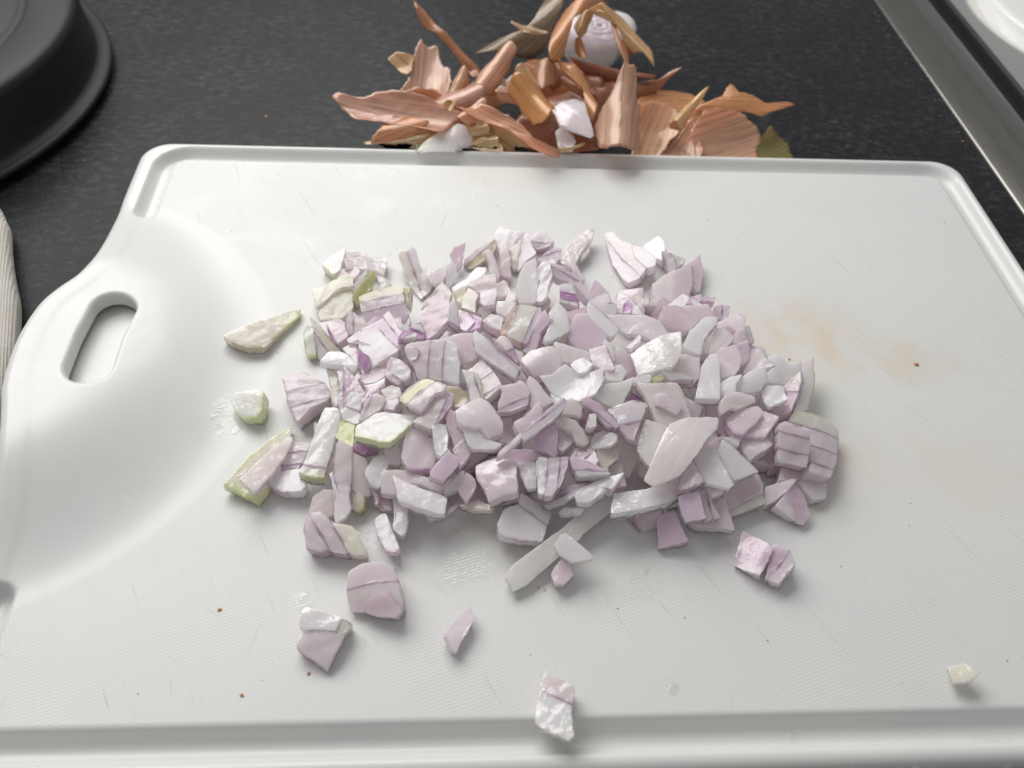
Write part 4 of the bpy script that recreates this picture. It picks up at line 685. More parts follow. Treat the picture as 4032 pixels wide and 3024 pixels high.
('slender violet shallot sliver with dark purple lines right of the pink beam','shallot_piece',[41.6,153.1,20.3],[-0.049,-0.277,0.96],3,[('skin','Vv',[0,1,1,1,0,0,0,0,0],[-5.1,4.4,-3.7,5.0,-0.0,2.5,2.6,-0.8,5.0,-4.7,3.4,-4.9,1.0,-4.1,-2.0,0.4,-5.0,2.7],[[-5.4,3.7,3.8,-5.4]],0.0,0,0)]),
("small white shallot tab left of the slender violet sliver's lower end",'shallot_piece',[38.6,150.2,19.9],[0.109,-0.187,0.976],3,[('flesh','w',[0,0,0,1,0],[-1.6,-1.8,-0.5,2.1,1.6,2.8,1.4,-1.8,-0.6,-2.7],[],0.0,0,0)]),
('glassy white oval shallot sliver at the front of the centre','shallot_piece',[42.0,145.8,17.2],[-0.275,-0.282,0.919],3,[('wet','w',[0,0,0,0,0,0,0],[-4.0,-1.7,-1.0,0.4,2.2,2.0,3.8,0.9,3.5,-1.0,1.6,-2.0,-1.7,-1.9],[],0.0,0,0)]),
('pink translucent shallot sheet behind the glassy white oval','shallot_piece',[41.6,146.0,15.9],[-0.055,-0.082,0.995],3,[('wet','k',[0,0,0,0,0,0,0,0],[-5.1,-4.4,-3.4,-0.8,-1.7,3.1,2.7,4.6,5.0,2.6,4.3,-0.0,-1.3,-1.9,-4.2,-3.9],[],0.0,0,0)]),
('cream translucent shallot flap below the glassy white oval','shallot_piece',[43.0,141.2,14.2],[0.188,-0.177,0.966],3,[('wet','c',[0,0,0,0,0,0,0],[-3.2,3.2,2.1,4.9,3.7,3.8,3.2,0.8,0.2,-1.8,-0.2,-4.5,-2.5,-1.2],[],0.0,0,0)]),
('plum shallot skin patch left of the cream translucent flap','shallot_piece',[35.1,142.8,13.8],[-0.296,-0.107,0.949],3,[('skin','V',[0,0,0,1,0,0,0],[-5.8,1.7,1.6,2.8,4.5,0.6,5.6,-2.7,4.4,-4.0,1.0,-1.8,-1.5,-0.2],[],0.0,0,0)]),
('grainy grey shallot slab left of the big glossy pink segment','shallot_piece',[56.0,145.9,15.3],[-0.07,-0.194,0.978],3.6,[('wet','s',[0,0,0,0,0,0,3,0],[-4.6,-2.1,-4.0,1.1,-1.2,7.5,3.4,5.8,5.1,4.9,-0.7,-6.3,-1.9,-7.2,-3.8,-4.4],[],0.0,0,0)]),
('big glossy pink shallot segment with fine veins at the front right','shallot_piece',[63.4,142.3,17.9],[0.04,-0.119,0.992],2.9,[('skin','k',[0,0,0,0,0,0,0,0,0,0,0,0],[-11.7,-9.3,-9.1,-4.1,-6.0,2.3,-3.1,7.1,3.2,10.5,9.2,11.7,12.7,11.4,11.6,7.8,6.7,2.2,3.2,-2.8,-2.2,-8.9,-9.1,-11.0],[],0.0,2.5,0)]),
('tall white ribbed shallot strip in the right half,beside the lilac cubes','shallot_piece',[75.7,169.3,17.6],[-0.04,-0.084,0.996],3.6,[('wet','w',[0,0,3,3,0,0,0,0,0],[-5.1,-7.9,-2.2,0.5,-1.1,4.1,2.0,8.0,4.3,8.6,4.8,7.0,3.6,-0.8,2.2,-8.4,-2.3,-8.3],[],0.0,0,0)]),
('lilac-topped shallot cube right of the tall ribbed strip','shallot_piece',[84.0,176.4,16.2],[-0.093,-0.264,0.96],5.0,[('flesh','l',[3,3,3,0,0,0,0,0],[-3.4,3.3,-1.6,5.1,3.3,5.3,4.3,2.5,3.4,-1.3,1.2,-4.5,-3.3,-5.2,-2.9,0.2],[],0.0,0,0)]),
('pale shallot cube behind the lilac-topped cube on the right slope','shallot_piece',[88.1,181.5,14.9],[0.25,-0.326,0.912],5.0,[('flesh','l',[3,3,0,0,0,0,0],[-4.5,0.8,4.0,5.4,4.7,3.4,4.2,-0.9,1.8,-4.2,0.8,-0.2,-0.2,2.0],[],0.0,0,0)]),
('mauve-grey shallot face at the front right,in the shade of the torn pink piece','shallot_piece',[84.6,155.0,13.8],[-0.146,-0.09,0.985],5.0,[('flesh','v',[0,0,0,0,0,1,1],[-5.6,1.0,-0.9,4.5,4.9,4.7,6.3,2.3,2.5,-1.2,-1.9,-4.9,-4.3,-4.1],[],0.0,0,0)]),
('pale lit shallot face right of the mauve-grey one at the front right','shallot_piece',[89.8,154.7,13.2],[-0.225,-0.06,0.972],5.0,[('flesh','l',[3,0,0,0,0],[0.5,4.6,5.6,1.6,-0.0,-4.5,-5.9,-3.3,-2.2,0.1],[],0.0,0,0)]),
('small lilac shallot wedge left of the diamond-ended cube at the front right','shallot_piece',[79.7,149.0,12.2],[0.081,-0.198,0.977],4.3,[('flesh','l',[0,0,0,0],[-2.7,1.1,3.2,1.7,2.2,-1.4,-0.2,-1.0],[],0.0,0,0)]),
('diamond-ended shallot cube with a pink point at the front right','shallot_piece',[87.5,147.9,10.6],[-0.152,-0.056,0.987],5.8,[('flesh','l',[0,3,3,0,0,0],[-4.2,2.4,-2.9,4.3,3.1,3.9,4.8,0.6,-2.8,-3.8,-4.4,0.2],[],0.0,0,0)]),
('torn-edged pink shallot piece on the right slope','shallot_piece',[83.0,159.9,16.3],[0.191,-0.349,0.918],3.6,[('flesh','k',[0,3,3,0,0,0,0,0,0],[-5.4,0.1,-3.6,2.4,0.1,3.7,5.8,3.0,5.7,1.2,0.4,-1.7,-1.9,-1.6,-5.4,-4.4,-5.6,-1.7],[],0.0,0,0)]),
('bright pink-white shallot block above the torn-edged pink piece','shallot_piece',[82.6,166.7,16.5],[-0.139,-0.151,0.979],5.0,[('flesh','W',[0,0,0,0,0,0,0],[-3.2,0.9,0.3,2.8,4.0,3.3,1.8,0.7,0.8,-1.8,1.2,-2.5,-3.7,-3.3],[],0.0,0,0)]),
('large smooth grey-white shallot shell on the right slope','shallot_piece',[89.3,169.4,16.2],[-0.03,-0.288,0.957],5.0,[('flesh','w',[0,0,3,0,0,0,0,0],[-5.1,-2.7,-2.7,0.7,0.8,3.1,5.4,4.3,4.6,-0.7,2.2,-3.9,-2.0,-4.3,-4.8,-4.0],[],0.0,1,0)]),
("pink shallot block with a purple back edge at the pile's right rim",'shallot_piece',[94.8,179.8,13.5],[-0.175,-0.187,0.967],5.0,[('flesh','k',[0,0,1,0,0,3,0,0],[-5.8,-4.3,-3.7,-0.2,-1.5,4.6,2.3,4.8,1.9,1.1,3.5,-1.1,4.4,-2.7,-2.5,-3.0],[],0.0,0,0)]),
("ragged bright white shallot piece at the pile's right end",'shallot_piece',[102.1,176.9,12.8],[0.139,-0.355,0.924],5.0,[('wet','W',[0,0,0,0,0,0,0,0,0,0],[-5.1,3.0,-2.2,5.0,0.6,2.6,2.1,1.7,4.9,2.7,5.8,0.5,-0.1,-5.2,-5.7,-5.6,-5.9,-2.1,-2.8,0.6],[],0.0,0,0)]),
('white shallot tab hanging down in front of the ragged bright piece','shallot_piece',[95.4,163.9,15.3],[-0.183,-0.094,0.979],2.9,[('flesh','w',[0,0,0,0,0,0,0],[-3.5,2.1,-1.4,4.2,3.3,3.2,3.5,-0.1,3.6,-1.5,-2.5,-3.6,-3.1,-1.4],[],0.0,0,0)]),
("cream outer shallot ring section with an olive rim at the pile's far right end",'shallot_piece',[108.5,173.5,9.3],[0.318,-0.151,0.936],5.0,[('flesh','w',[0,5,5,5,5,0,1,1,1],[0.9,8.8,6.3,12.3,5.1,6.9,5.2,4.4,3.3,-1.4,-0.8,-9.8,-6.5,-11.7,-3.0,-6.0,-0.4,1.2],[],0.0,0,0)]),
('lilac inner shallot layers left of the cream ring section','shallot_piece',[100.6,168.0,12.0],[-0.198,-0.159,0.967],5.0,[('flesh','lV',[0,0,0,0,0,0,0,0],[0.3,2.4,6.3,7.3,5.7,3.6,3.5,-1.2,0.3,-6.7,-3.2,-7.6,-5.8,-4.4,0.4,-2.2],[[-0.7,1.1,4.6,-0.6]],0.0,0,0)]),
('large cream and lilac four-layer shallot block at the front right corner','shallot_piece',[106.0,150.8,8.3],[0.368,-0.095,0.925],7.2,[('flesh','clll',[5,5,5,5,0,0,1,0,0,0,0,0],[-7.7,6.5,-5.8,9.6,-3.7,10.8,1.7,11.8,6.7,10.9,11.5,8.7,10.9,4.8,7.1,-4.1,2.9,-10.5,-4.6,-10.3,-1.4,2.0,-3.6,6.5],[[-6.3,6.3,11.3,5.2],[-2.7,0.5,8.5,-2.3],[-4.3,-5.6,5.0,-8.4]],-0.62,0,0)]),
('upright shallot block with two purple lines in front of the four-layer block','shallot_piece',[97.6,147.5,12.9],[-0.011,-0.522,0.853],5.8,[('flesh','lll',[2,2,0,0,0,0,0,0],[-4.2,5.9,-2.2,6.7,5.2,4.2,4.5,-2.0,3.0,-6.7,-1.2,-5.6,-5.1,-4.9,-4.7,1.8],[[-4.9,4.1,5.2,1.5],[-5.3,-0.6,4.4,-3.5]],-0.44,0,0)]),
('sparkling white shallot cube at the front right of the pile','shallot_piece',[80.2,141.9,12.8],[0.253,-0.224,0.941],5.0,[('gloss','W',[0,0,0,0,0,0,0,0],[-6.2,2.3,-4.8,5.5,-1.4,3.8,3.1,0.4,6.2,-2.5,-2.1,-6.5,-3.6,-4.1,-5.0,-1.0],[],0.0,0,0)]),
('blue-grey translucent shallot slice with a purple lower edge,beside the sparkling cube','shallot_piece',[72.0,138.4,14.9],[0.054,-0.04,0.998],3,[('wet','s',[0,0,0,0,0,0,0,0,1,1],[-5.5,2.7,-3.4,6.9,2.1,6.3,2.6,4.1,3.9,-2.0,4.9,-5.6,3.2,-6.7,-0.3,-6.0,-3.3,-5.1,-4.6,-2.3],[],0.0,0,0)]),
('mauve shallot face with a glint beneath the sparkling white cube','shallot_piece',[81.9,134.3,6.8],[0.086,-0.379,0.922],4.3,[('skin','v',[0,0,0,0,0,0,0,0],[-6.2,2.0,-2.8,3.8,4.6,6.5,6.0,3.5,5.8,1.0,4.8,0.7,-4.8,-4.3,-6.2,-0.5],[],0.0,0,0),('flesh','s',[0,0,0,0,0],[-4.5,-4.2,5.1,1.1,6.6,-1.2,5.8,-2.1,-4.4,-6.2],[],0.0,0,-0.6)]),
("lilac shallot petal with a purple left edge over the shiny baton's end",'shallot_piece',[65.1,135.7,14.9],[-0.148,-0.054,0.987],2.9,[('flesh','l',[1,1,1,0,0,0,1,1],[-4.4,-4.9,-2.7,0.3,-0.2,5.0,1.2,5.4,2.0,1.1,3.1,-2.6,0.5,-3.9,-1.8,-4.7],[],0.0,0,0)]),
('pink shallot flake below the blue-grey slice','shallot_piece',[71.2,132.7,11.5],[-0.224,-0.176,0.959],2.9,[('flesh','k',[0,0,0,0,0,0],[-2.7,2.6,1.4,1.0,3.0,-0.7,2.4,-1.5,-0.5,-2.1,-1.9,0.0],[],0.0,0,0)]),
('violet shallot square at the front,below the lilac petal','shallot_piece',[64.6,127.6,11.6],[-0.12,-0.369,0.922],2.9,[('skin','V',[7,0,0,0,0,0,7],[-3.4,2.7,-1.9,3.5,2.5,4.0,2.8,0.1,3.3,-3.7,-2.3,-4.0,-3.2,0.1],[],0.0,0,0)]),
('pink shallot layers right of the violet square','shallot_piece',[70.3,129.5,9.6],[0.038,-0.388,0.921],4.3,[('flesh','vk',[0,0,0,0,0,0],[-2.8,3.5,-0.9,4.7,0.3,2.0,2.7,-3.7,-1.4,-4.6,-2.2,-0.3],[[-1.1,4.4,0.7,-4.4]],0.0,0,0)]),
("pale pointed shallot piece at the pile's front foot,right of the violet square",'shallot_piece',[71.3,128.8,5.9],[-0.243,-0.214,0.946],4.3,[('flesh','l',[0,0,0,0,0,0,0,0],[-7.0,-1.5,-1.7,-1.6,1.2,4.6,4.6,3.8,5.1,-0.1,5.5,-5.5,0.8,-4.3,-4.5,-3.3],[],0.0,0,0)]),
('flat lilac shallot square lying free below the violet square','shallot_piece',[60.2,124.7,4.8],[-0.257,-0.283,0.924],4.3,[('skin','V',[0,0,0,0],[-3.7,3.6,1.3,5.3,3.6,-3.8,-4.7,-4.7],[],0.0,0,0)]),
('shiny wet shallot baton crossing the front of the pile','shallot_piece',[53.0,131.9,10.6],[0.014,0.009,1.0],3.6,[('gloss','w',[0,0,0,0,0,0,0,0,0,0],[-8.9,0.6,0.1,1.7,9.3,5.6,10.5,6.1,9.0,1.2,10.0,0.2,6.2,-2.2,-0.8,-4.3,-8.8,-5.9,-10.6,-5.9],[],0.0,0,0)]),
("long white shallot baton slanting forward from the pile's front",'shallot_piece',[29.7,121.3,5.3],[0.179,-0.284,0.942],4.3,[('wet','w',[0,0,0,0,0,3,3,3,0,0,0,0,0,0,0,0],[-15.2,-11.2,-13.4,-7.7,-6.5,-2.0,0.1,3.4,9.3,12.5,13.1,15.9,15.2,14.5,16.3,12.5,15.1,10.1,5.8,2.2,4.2,-0.2,-3.2,-6.7,-9.4,-12.6,-13.2,-14.8,-13.6,-12.3,-14.3,-12.4],[],0.0,0.8,0)]),
('grey-lilac translucent shallot flake lying across the slanting baton','shallot_piece',[32.1,117.5,7.4],[-0.068,-0.194,0.979],2,[('wet','s',[0,0,0,0,0,0,0,0],[-5.2,0.7,-3.3,3.7,-1.6,4.1,1.2,1.5,5.0,-2.6,4.6,-3.4,-0.9,-3.9,-3.7,-2.0],[],0.0,0,0)]),
('small violet-centred shallot leaf below the slanting baton','shallot_piece',[29.0,112.3,4.0],[0.028,-0.123,0.992],2.9,[('skin','v',[0,0,0,0,0,0,0],[-2.3,0.9,0.0,3.6,2.3,2.2,2.9,-0.9,-0.0,-3.5,-2.1,-3.1,-3.0,-0.9],[],0.0,0,0)]),
('crumpled white shallot chunk with a purple foot at the front of the pile','shallot_piece',[19.8,126.8,8.1],[0.215,-0.192,0.958],5.8,[('gloss','ww',[0,0,0,0,0,0,0,0,3,3,3],[-7.6,-3.0,-5.8,1.8,-2.0,3.5,-1.1,7.1,2.5,5.4,7.8,3.0,7.3,0.9,4.7,-6.5,0.5,-6.5,-3.7,-6.3,-7.0,-5.6],[[-1.5,3.3,8.4,-2.9]],0.0,0,0)]),
('crumpled lilac-white shallot chunk behind the one with the purple foot','shallot_piece',[12.4,135.2,13.4],[-0.275,-0.114,0.955],5.0,[('wet','l',[0,0,0,0,0,0,0,0,3,0],[-5.8,5.2,0.2,6.8,5.7,5.0,5.4,0.4,5.7,-3.4,5.2,-5.0,1.7,-5.3,-2.8,-6.2,-3.7,-2.9,-5.7,1.4],[],0.0,1,0)]),
('striated pale shallot strip hanging right of the crumpled lilac-white chunk','shallot_piece',[20.6,136.9,12.5],[-0.223,-0.168,0.96],2.9,[('wet','s',[0,0,0,0,0],[-2.3,4.6,2.8,3.9,2.3,-3.8,-0.3,-4.1,-1.9,0.7],[],0.0,0,0)]),
('two-tone shallot bar,white left and lilac right,at the front','shallot_piece',[27.1,135.1,15.2],[-0.027,-0.058,0.998],4.3,[('flesh','wlv',[0,0,0,2,2,0,0,0,0],[-4.2,4.3,-3.4,6.4,-0.4,5.8,5.0,6.2,4.5,3.4,2.5,-2.4,-0.5,-6.1,-2.4,-6.1,-4.1,-5.3],[[-0.5,6.9,-2.6,-6.3],[3.5,6.8,-0.1,-6.4]],0.0,0,0)]),
('violet shallot wedge with a white lower face,right of the two-tone bar','shallot_piece',[37.6,138.0,15.3],[0.002,-0.15,0.989],4.3,[('flesh','Vw',[0,0,0,0,0,0,0],[-5.5,2.6,-4.3,3.1,-0.0,1.6,5.5,-2.3,0.9,-2.8,-3.7,-3.0,-4.8,-0.4],[[-5.5,-1.1,6.1,-1.8]],0.26,0,0)]),
('slim shallot sliver,purple above and pale below,under the two-tone bar','shallot_piece',[30.1,131.7,11.5],[-0.163,-0.149,0.975],2.9,[('flesh','Vk',[1,1,1,0,0,0,0,0],[-6.5,-2.0,-2.6,0.2,2.0,2.8,6.6,3.0,4.9,1.3,2.8,-0.7,0.4,-2.3,-4.2,-3.2],[[-6.3,-2.5,7.0,2.5]],0.0,0,0)]),
("pointed shallot wedge with a violet right side above the slanting baton's end",'shallot_piece',[39.9,132.8,13.1],[-0.17,-0.069,0.983],4.3,[('flesh','w',[0,0,0,2,2,2,0,0,0],[-7.0,-1.7,-4.8,0.6,-0.2,2.3,7.3,3.7,5.8,1.6,3.3,-1.4,2.3,-0.5,-3.1,-4.1,-6.7,-3.7],[],0.0,0,0)]),
('low white shallot tip poking out left of the slanting baton','shallot_piece',[32.3,128.3,8.4],[-0.02,-0.214,0.977],2.9,[('wet','W',[0,0,0,0,0],[-3.7,-0.7,-1.9,1.3,3.8,0.7,2.8,-0.9,-1.6,-1.2],[],0.0,0,0)]),
('lilac shallot flake with a violet tip at the front right corner','shallot_piece',[92.9,135.8,6.3],[-0.177,-0.22,0.959],5.0,[('flesh','l',[0,0,2,2,2,0],[-5.3,-3.4,-4.0,2.0,3.8,3.6,5.4,3.4,2.2,0.4,-2.2,-2.3],[],0.0,0,0)]),
('shallot wedge with a violet side at the very front right corner','shallot_piece',[95.9,132.8,4.7],[0.191,-0.336,0.922],5.0,[('flesh','l',[0,0,0,0],[-5.6,-1.2,-2.0,2.7,-0.0,-0.1,0.8,-4.9],[],0.0,0,0),('skin','V',[0,0,0,0,0,0,0],[-2.2,2.6,1.2,6.3,3.9,2.6,5.2,-2.6,3.1,-5.8,0.7,-4.9,-0.1,-0.2],[],0.0,0,0.2)]),
('frosty pale shallot base under the upright two-line block','shallot_piece',[100.5,140.3,4.1],[0.19,-0.054,0.98],4.3,[('wet','l',[0,0,0,0,0,0,0,0],[-8.1,-0.9,-5.1,5.2,3.9,5.0,8.4,1.2,6.4,-4.7,2.4,-5.5,0.0,-2.8,-1.6,0.7],[],0.0,0,0)]),
('lone glossy violet shallot cube of two layers on the right of the board','shallot_piece',[83.6,115.7,4.7],[-0.347,-0.072,0.935],5.0,[('skin','V',[0,0,0,7,7],[-8.3,-0.4,-3.8,8.7,0.1,5.5,3.2,2.0,-2.3,-5.1],[],0.0,0,0),('flesh','Vl',[0,0,0,0,0],[3.3,3.7,7.2,0.9,7.4,-2.7,2.0,-7.5,-1.2,-5.9],[[-1.4,-6.4,7.2,0.9]],0.0,0,-1)]),
('lone dome of three nested lilac shallot layers on the front left of the board','shallot_piece',[-19.1,107.2,5.5],[-0.24,-0.372,0.897],5.8,[('flesh','kl',[0,0,0,0,0,0,0,0,0,0,0],[-7.4,0.6,-6.7,5.3,-2.7,7.0,2.4,6.7,5.3,5.1,6.4,0.7,7.0,-5.3,5.2,-7.6,0.2,-6.7,-3.0,-5.2,-6.8,-4.7],[[-8.6,0.4,7.5,1.0]],1.68,0,0),('flesh','v',[1,1,1,0,0,0],[-3.0,-5.2,-0.8,-1.6,3.8,-0.8,7.2,-5.4,5.4,-7.7,0.5,-6.8],[],0.0,0,0.8)]),
('lone shallot piece,cream above and lilac below,nearest the left front','shallot_piece',[-30.5,94.8,4.1],[0.024,-0.249,0.968],4.3,[('gloss','w',[0,0,0,0,0],[-6.4,5.4,-5.3,7.8,3.9,5.2,2.6,1.9,-6.0,2.3],[],0.0,0,0),('flesh','c',[0,0,0,0],[6.5,3.9,3.9,5.3,2.6,1.6,4.5,0.8],[],0.0,0,-0.3),('wet','l',[0,0,0,2,2,0],[-6.7,-1.1,-4.8,2.0,2.2,1.6,4.9,0.8,1.3,-7.5,-6.1,-2.6],[],0.0,0,-0.3)]),
('small lone shallot splinter with purple edges in the front middle','shallot_piece',[2.3,97.0,4.0],[0.184,-0.125,0.975],2.9,[('wet','l',[2,2,0,0,2,2,2],[-3.9,-1.8,-1.0,2.2,2.6,6.4,3.9,2.8,0.4,-3.3,-0.6,-6.1,-2.4,-4.7],[],0.0,0,0)]),
('lone white shallot slab nearest the groove at the front of the board','shallot_piece',[24.4,77.2,4.1],[-0.131,0.032,0.991],4.3,[('gloss','kW',[0,0,0,0,0,0,0,3],[-5.0,-3.4,-3.3,3.3,-1.8,8.6,5.2,4.3,3.7,-1.8,4.0,-7.4,2.6,-8.2,-4.5,-4.2],[[-4.0,4.2,5.1,-0.4]],0.0,0,0)]),
('thin cream shallot flake alone at the front right of the board','shallot_piece',[126.4,83.4,4.0],[-0.289,0.054,0.956],2,[('wet','c',[0,0,0,0,0],[-3.3,1.6,1.4,2.6,3.6,-0.8,0.3,-2.5,-3.3,-2.3],[],0.0,0,0)]),
('lone white shallot cube with green speckled sides by the wet splash','shallot_piece',[-60.2,168.6,4.7],[-0.311,-0.245,0.918],5.0,[('flesh','W',[0,0,0,4,4,4,4,0],[-5.4,2.3,-4.4,4.6,2.4,4.6,5.2,3.1,4.9,-2.4,3.6,-5.2,-1.3,-4.8,-3.6,-2.3],[],0.0,0,0)]),
("lone crescent shallot wedge with an olive lower edge near the board's handle",'shallot_piece',[-60.9,201.3,4.0],[0.226,-0.043,0.973],3.6,[('flesh','c',[0,0,0,0,4,4,5,5,5,5,0],[-11.0,-5.9,-8.3,-2.4,-0.6,3.6,7.4,9.3,10.9,11.4,11.1,8.3,6.7,1.1,3.0,-6.3,1.9,-8.0,-3.0,-8.8,-7.8,-7.8],[],0.0,0,0)]),
("flat tan shallot peel at the bottom of the heap's left half",'shallot_peel',[-3.4,331.8,-6.0],[-0.098,-0.501,0.86],0.25,[('peel','A',[0,0,0,0,0,0],[-26.3,-6.8,-21.8,5.3,-4.6,9.3,15.5,7.7,25.1,1.5,25.3,-10.9],[],0.0,4.2,0)]),
('shaded pink shallot peel deep in the heap behind the upright crimped one','shallot_peel',[12.3,352.0,0.0],[0.133,-0.403,0.906],0.25,[('peel','P',[0,0,0,0,0],[-10.5,-5.0,-3.6,8.4,6.8,10.5,11.0,-1.0,-0.0,-9.0],[],0.0,4.2,0)]),
('dull pink shallot peel under the right end of the long striped one','shallot_peel',[1.8,337.7,2.0],[0.081,-0.498,0.863],0.25,[('peel','K',[0,0,0,0,0],[-11.0,-3.5,-5.5,5.3,6.8,9.6,11.2,1.9,0.2,-8.6],[],0.0,4.2,0)]),
("dark russet shallot peel on the worktop under the heap's middle",'shallot_peel',[44.6,342.7,-6.0],[0.023,-0.463,0.886],0.25,[('peel','R',[0,0,0,0,0],[-20.6,-16.3,-12.9,3.3,2.8,15.7,15.8,10.7,20.4,-14.3],[],0.0,4.2,0)]),
('brown shallot peel below the copper arch','shallot_peel',[48.2,367.3,-2.0],[-0.097,-0.465,0.88],0.25,[('peel','N',[0,0,0,0,0,0],[-19.8,-1.4,-12.1,10.0,1.5,12.5,16.9,5.2,18.7,-10.4,-0.4,-12.4],[],0.0,5.6,0)]),
('orange shallot peel under the glossy pink crumpled one','shallot_peel',[97.6,345.2,-6.0],[0.019,-0.464,0.886],0.25,[('peel','C',[0,0,0,0,0],[-19.6,-16.4,-14.5,9.1,2.9,15.9,15.7,4.9,18.3,-14.6],[],0.0,5.6,0)]),
('dull rose shallot peel behind the foot of the broad upright one','shallot_peel',[-10.9,341.7,2.0],[-0.05,-0.5,0.865],0.25,[('peel','K',[0,0,0,0,0],[-12.4,0.9,-8.3,8.4,7.6,5.8,12.4,-2.5,2.3,-8.2],[],0.0,2.8,0)]),
('broad taupe shallot peel standing dark behind the heap','shallot_peel',[30.4,402.2,5.0],[0.088,-0.408,0.909],0.25,[('peel','T',[0,0,0,0,0,0,0,0,0,0,0,0],[-20.1,-20.3,-9.5,-11.0,1.5,-4.7,12.5,11.7,13.5,20.0,20.4,23.2,21.1,13.0,15.5,-1.3,12.8,-9.7,4.5,-16.1,-3.7,-18.6,-15.7,-21.6],[],0.0,7.0,0)]),  # taupe brown with the shadow behind the heap put into its colour
('thin cream shallot fibre sticking out left of the root end','shallot_peel',[34.6,387.4,15.0],[0.078,-0.448,0.891],0.25,[('peel','Y',[0,0,0,0,0,0],[-8.2,2.6,-4.2,1.9,8.2,-0.7,7.7,-2.6,-1.4,-2.0,-6.9,0.9],[],0.0,0.5,0)]),
('long narrow brown shallot peel pointing up to the left','shallot_peel',[-2.8,373.7,13.0],[0.094,-0.432,0.897],0.25,[('peel','N',[0,0,0,0,0,0,0,0,0,0,0,0],[-16.1,17.1,-13.8,18.1,-10.4,12.4,-3.2,5.0,4.4,-1.8,9.7,-4.6,15.8,-12.7,14.4,-17.7,9.6,-14.2,3.0,-6.2,-6.2,2.7,-13.3,9.5],[],0.0,2.1,0)]),
('tan shallot peel tip jutting left from the upright pink peel','shallot_peel',[-23.4,364.5,9.0],[0.013,-0.423,0.906],0.25,[('peel','A',[0,0,0,0,0,0],[-5.5,2.7,-1.8,5.3,5.4,4.5,5.0,-2.7,2.0,-5.3,-3.7,-0.2],[],0.0,1.4,0)]),
('broad upright pink and brown shallot peel with a torn top','shallot_peel',[-12.0,360.7,9.0],[0.058,-0.455,0.888],0.25,[('peel','K',[0,0,0,0,0,0,0,0,0,0,0,0],[-10.3,-11.7,-5.9,0.8,-5.7,8.4,-3.0,16.4,-0.9,14.3,4.8,13.7,6.6,5.7,10.9,0.3,10.7,-9.0,8.4,-15.5,1.4,-14.5,-8.8,-12.1],[],0.0,5.6,0)]),
('small dusty pink shallot peel right of the broad upright one','shallot_peel',[2.5,349.2,6.0],[-0.134,-0.512,0.848],0.25,[('peel','K',[0,0,0,0,0,0,0],[-5.0,-5.1,-1.4,1.6,2.5,6.6,4.9,4.1,3.9,-2.4,1.0,-7.0,-4.0,-6.3],[],0.0,2.8,0)]),
('upright pink shallot peel with a crimped brown tip','shallot_peel',[18.8,350.2,13.0],[-0.104,-0.513,0.852],0.25,[('peel','K',[0,0,0,0,0,0,0,0,0,0,0],[-9.6,-9.7,-8.1,-1.7,-2.2,4.3,4.2,10.8,7.3,11.7,9.6,8.7,7.3,4.5,4.5,-0.7,1.1,-5.8,-2.2,-10.4,-6.7,-11.6],[],0.0,2.8,0)]),
('white and green shallot offcut half hidden in the middle of the peels','shallot_piece',[24.5,356.1,5.0],[0.185,-0.276,0.943],4.3,[('flesh','wc',[0,0,0,0,4,4],[-5.6,-5.9,-1.1,1.4,2.5,5.9,5.2,3.8,5.9,-1.5,-2.4,-5.8],[[-1.2,5.5,0.7,-4.9]],0.0,0,0)]),
('mustard shallot peel scrap in the middle of the heap','shallot_peel',[32.0,343.3,13.0],[0.062,-0.521,0.851],0.25,[('peel','A',[0,0,0,0,0,0],[-6.1,3.4,-1.2,7.7,2.0,1.0,6.1,-5.5,4.7,-7.3,-0.9,-3.0],[],0.0,2.8,0)]),
('orange-brown shallot peel fold right of the mustard scrap','shallot_peel',[39.4,345.3,11.0],[-0.026,-0.361,0.932],0.25,[('peel','N',[0,0,0,0,0,0],[-6.1,3.3,-2.9,8.9,4.1,8.3,6.3,0.9,-1.1,-8.8,-3.9,-3.9],[],0.0,4.2,0)]),
('pink shallot peel lying above the shiny copper dome','shallot_peel',[27.7,340.3,7.0],[0.021,-0.45,0.893],0.25,[('peel','K',[0,0,0,0,0,0],[-9.9,-0.8,-5.5,3.4,3.5,3.3,10.0,-0.3,3.5,-3.2,-6.5,-4.0],[],0.0,2.8,0)]),
('large arching copper shallot peel over the root end','shallot_peel',[54.5,368.3,23.0],[-0.026,-0.506,0.862],0.25,[('peel','C',[0,0,0,0,0,0,0,0,0,0,0],[-13.7,-15.1,-11.8,-3.4,-6.9,7.9,0.1,14.1,9.5,17.6,14.0,15.9,7.7,13.0,0.3,7.9,-3.1,-0.6,-6.5,-11.7,-9.7,-17.3],[],0.0,4.2,0)]),
('tan forked shallot peel hanging down right of the root end','shallot_peel',[75.1,371.8,19.0],[-0.119,-0.493,0.862],0.25,[('peel','A',[0,0,0,0,0,0,0,0,0,0,0,0,0],[-12.9,16.3,-8.1,17.5,-3.2,14.0,2.0,9.4,5.4,2.6,11.0,-3.2,12.5,-8.6,12.5,-17.7,10.6,-11.8,4.3,-7.7,1.2,-3.3,-1.5,5.1,-6.0,12.6],[],0.0,2.8,0)]),
('narrow brown shallot peel dangling in front of the root end','shallot_peel',[74.6,371.5,17.0],[-0.055,-0.457,0.888],0.25,[('peel','N',[0,0,0,0,0,0,0,0,0],[-4.0,13.6,-1.6,9.9,-0.2,0.3,4.6,-5.2,3.2,-9.2,2.9,-13.3,1.0,-10.9,-1.5,-3.2,-3.0,5.2],[],0.0,2.1,0)]),
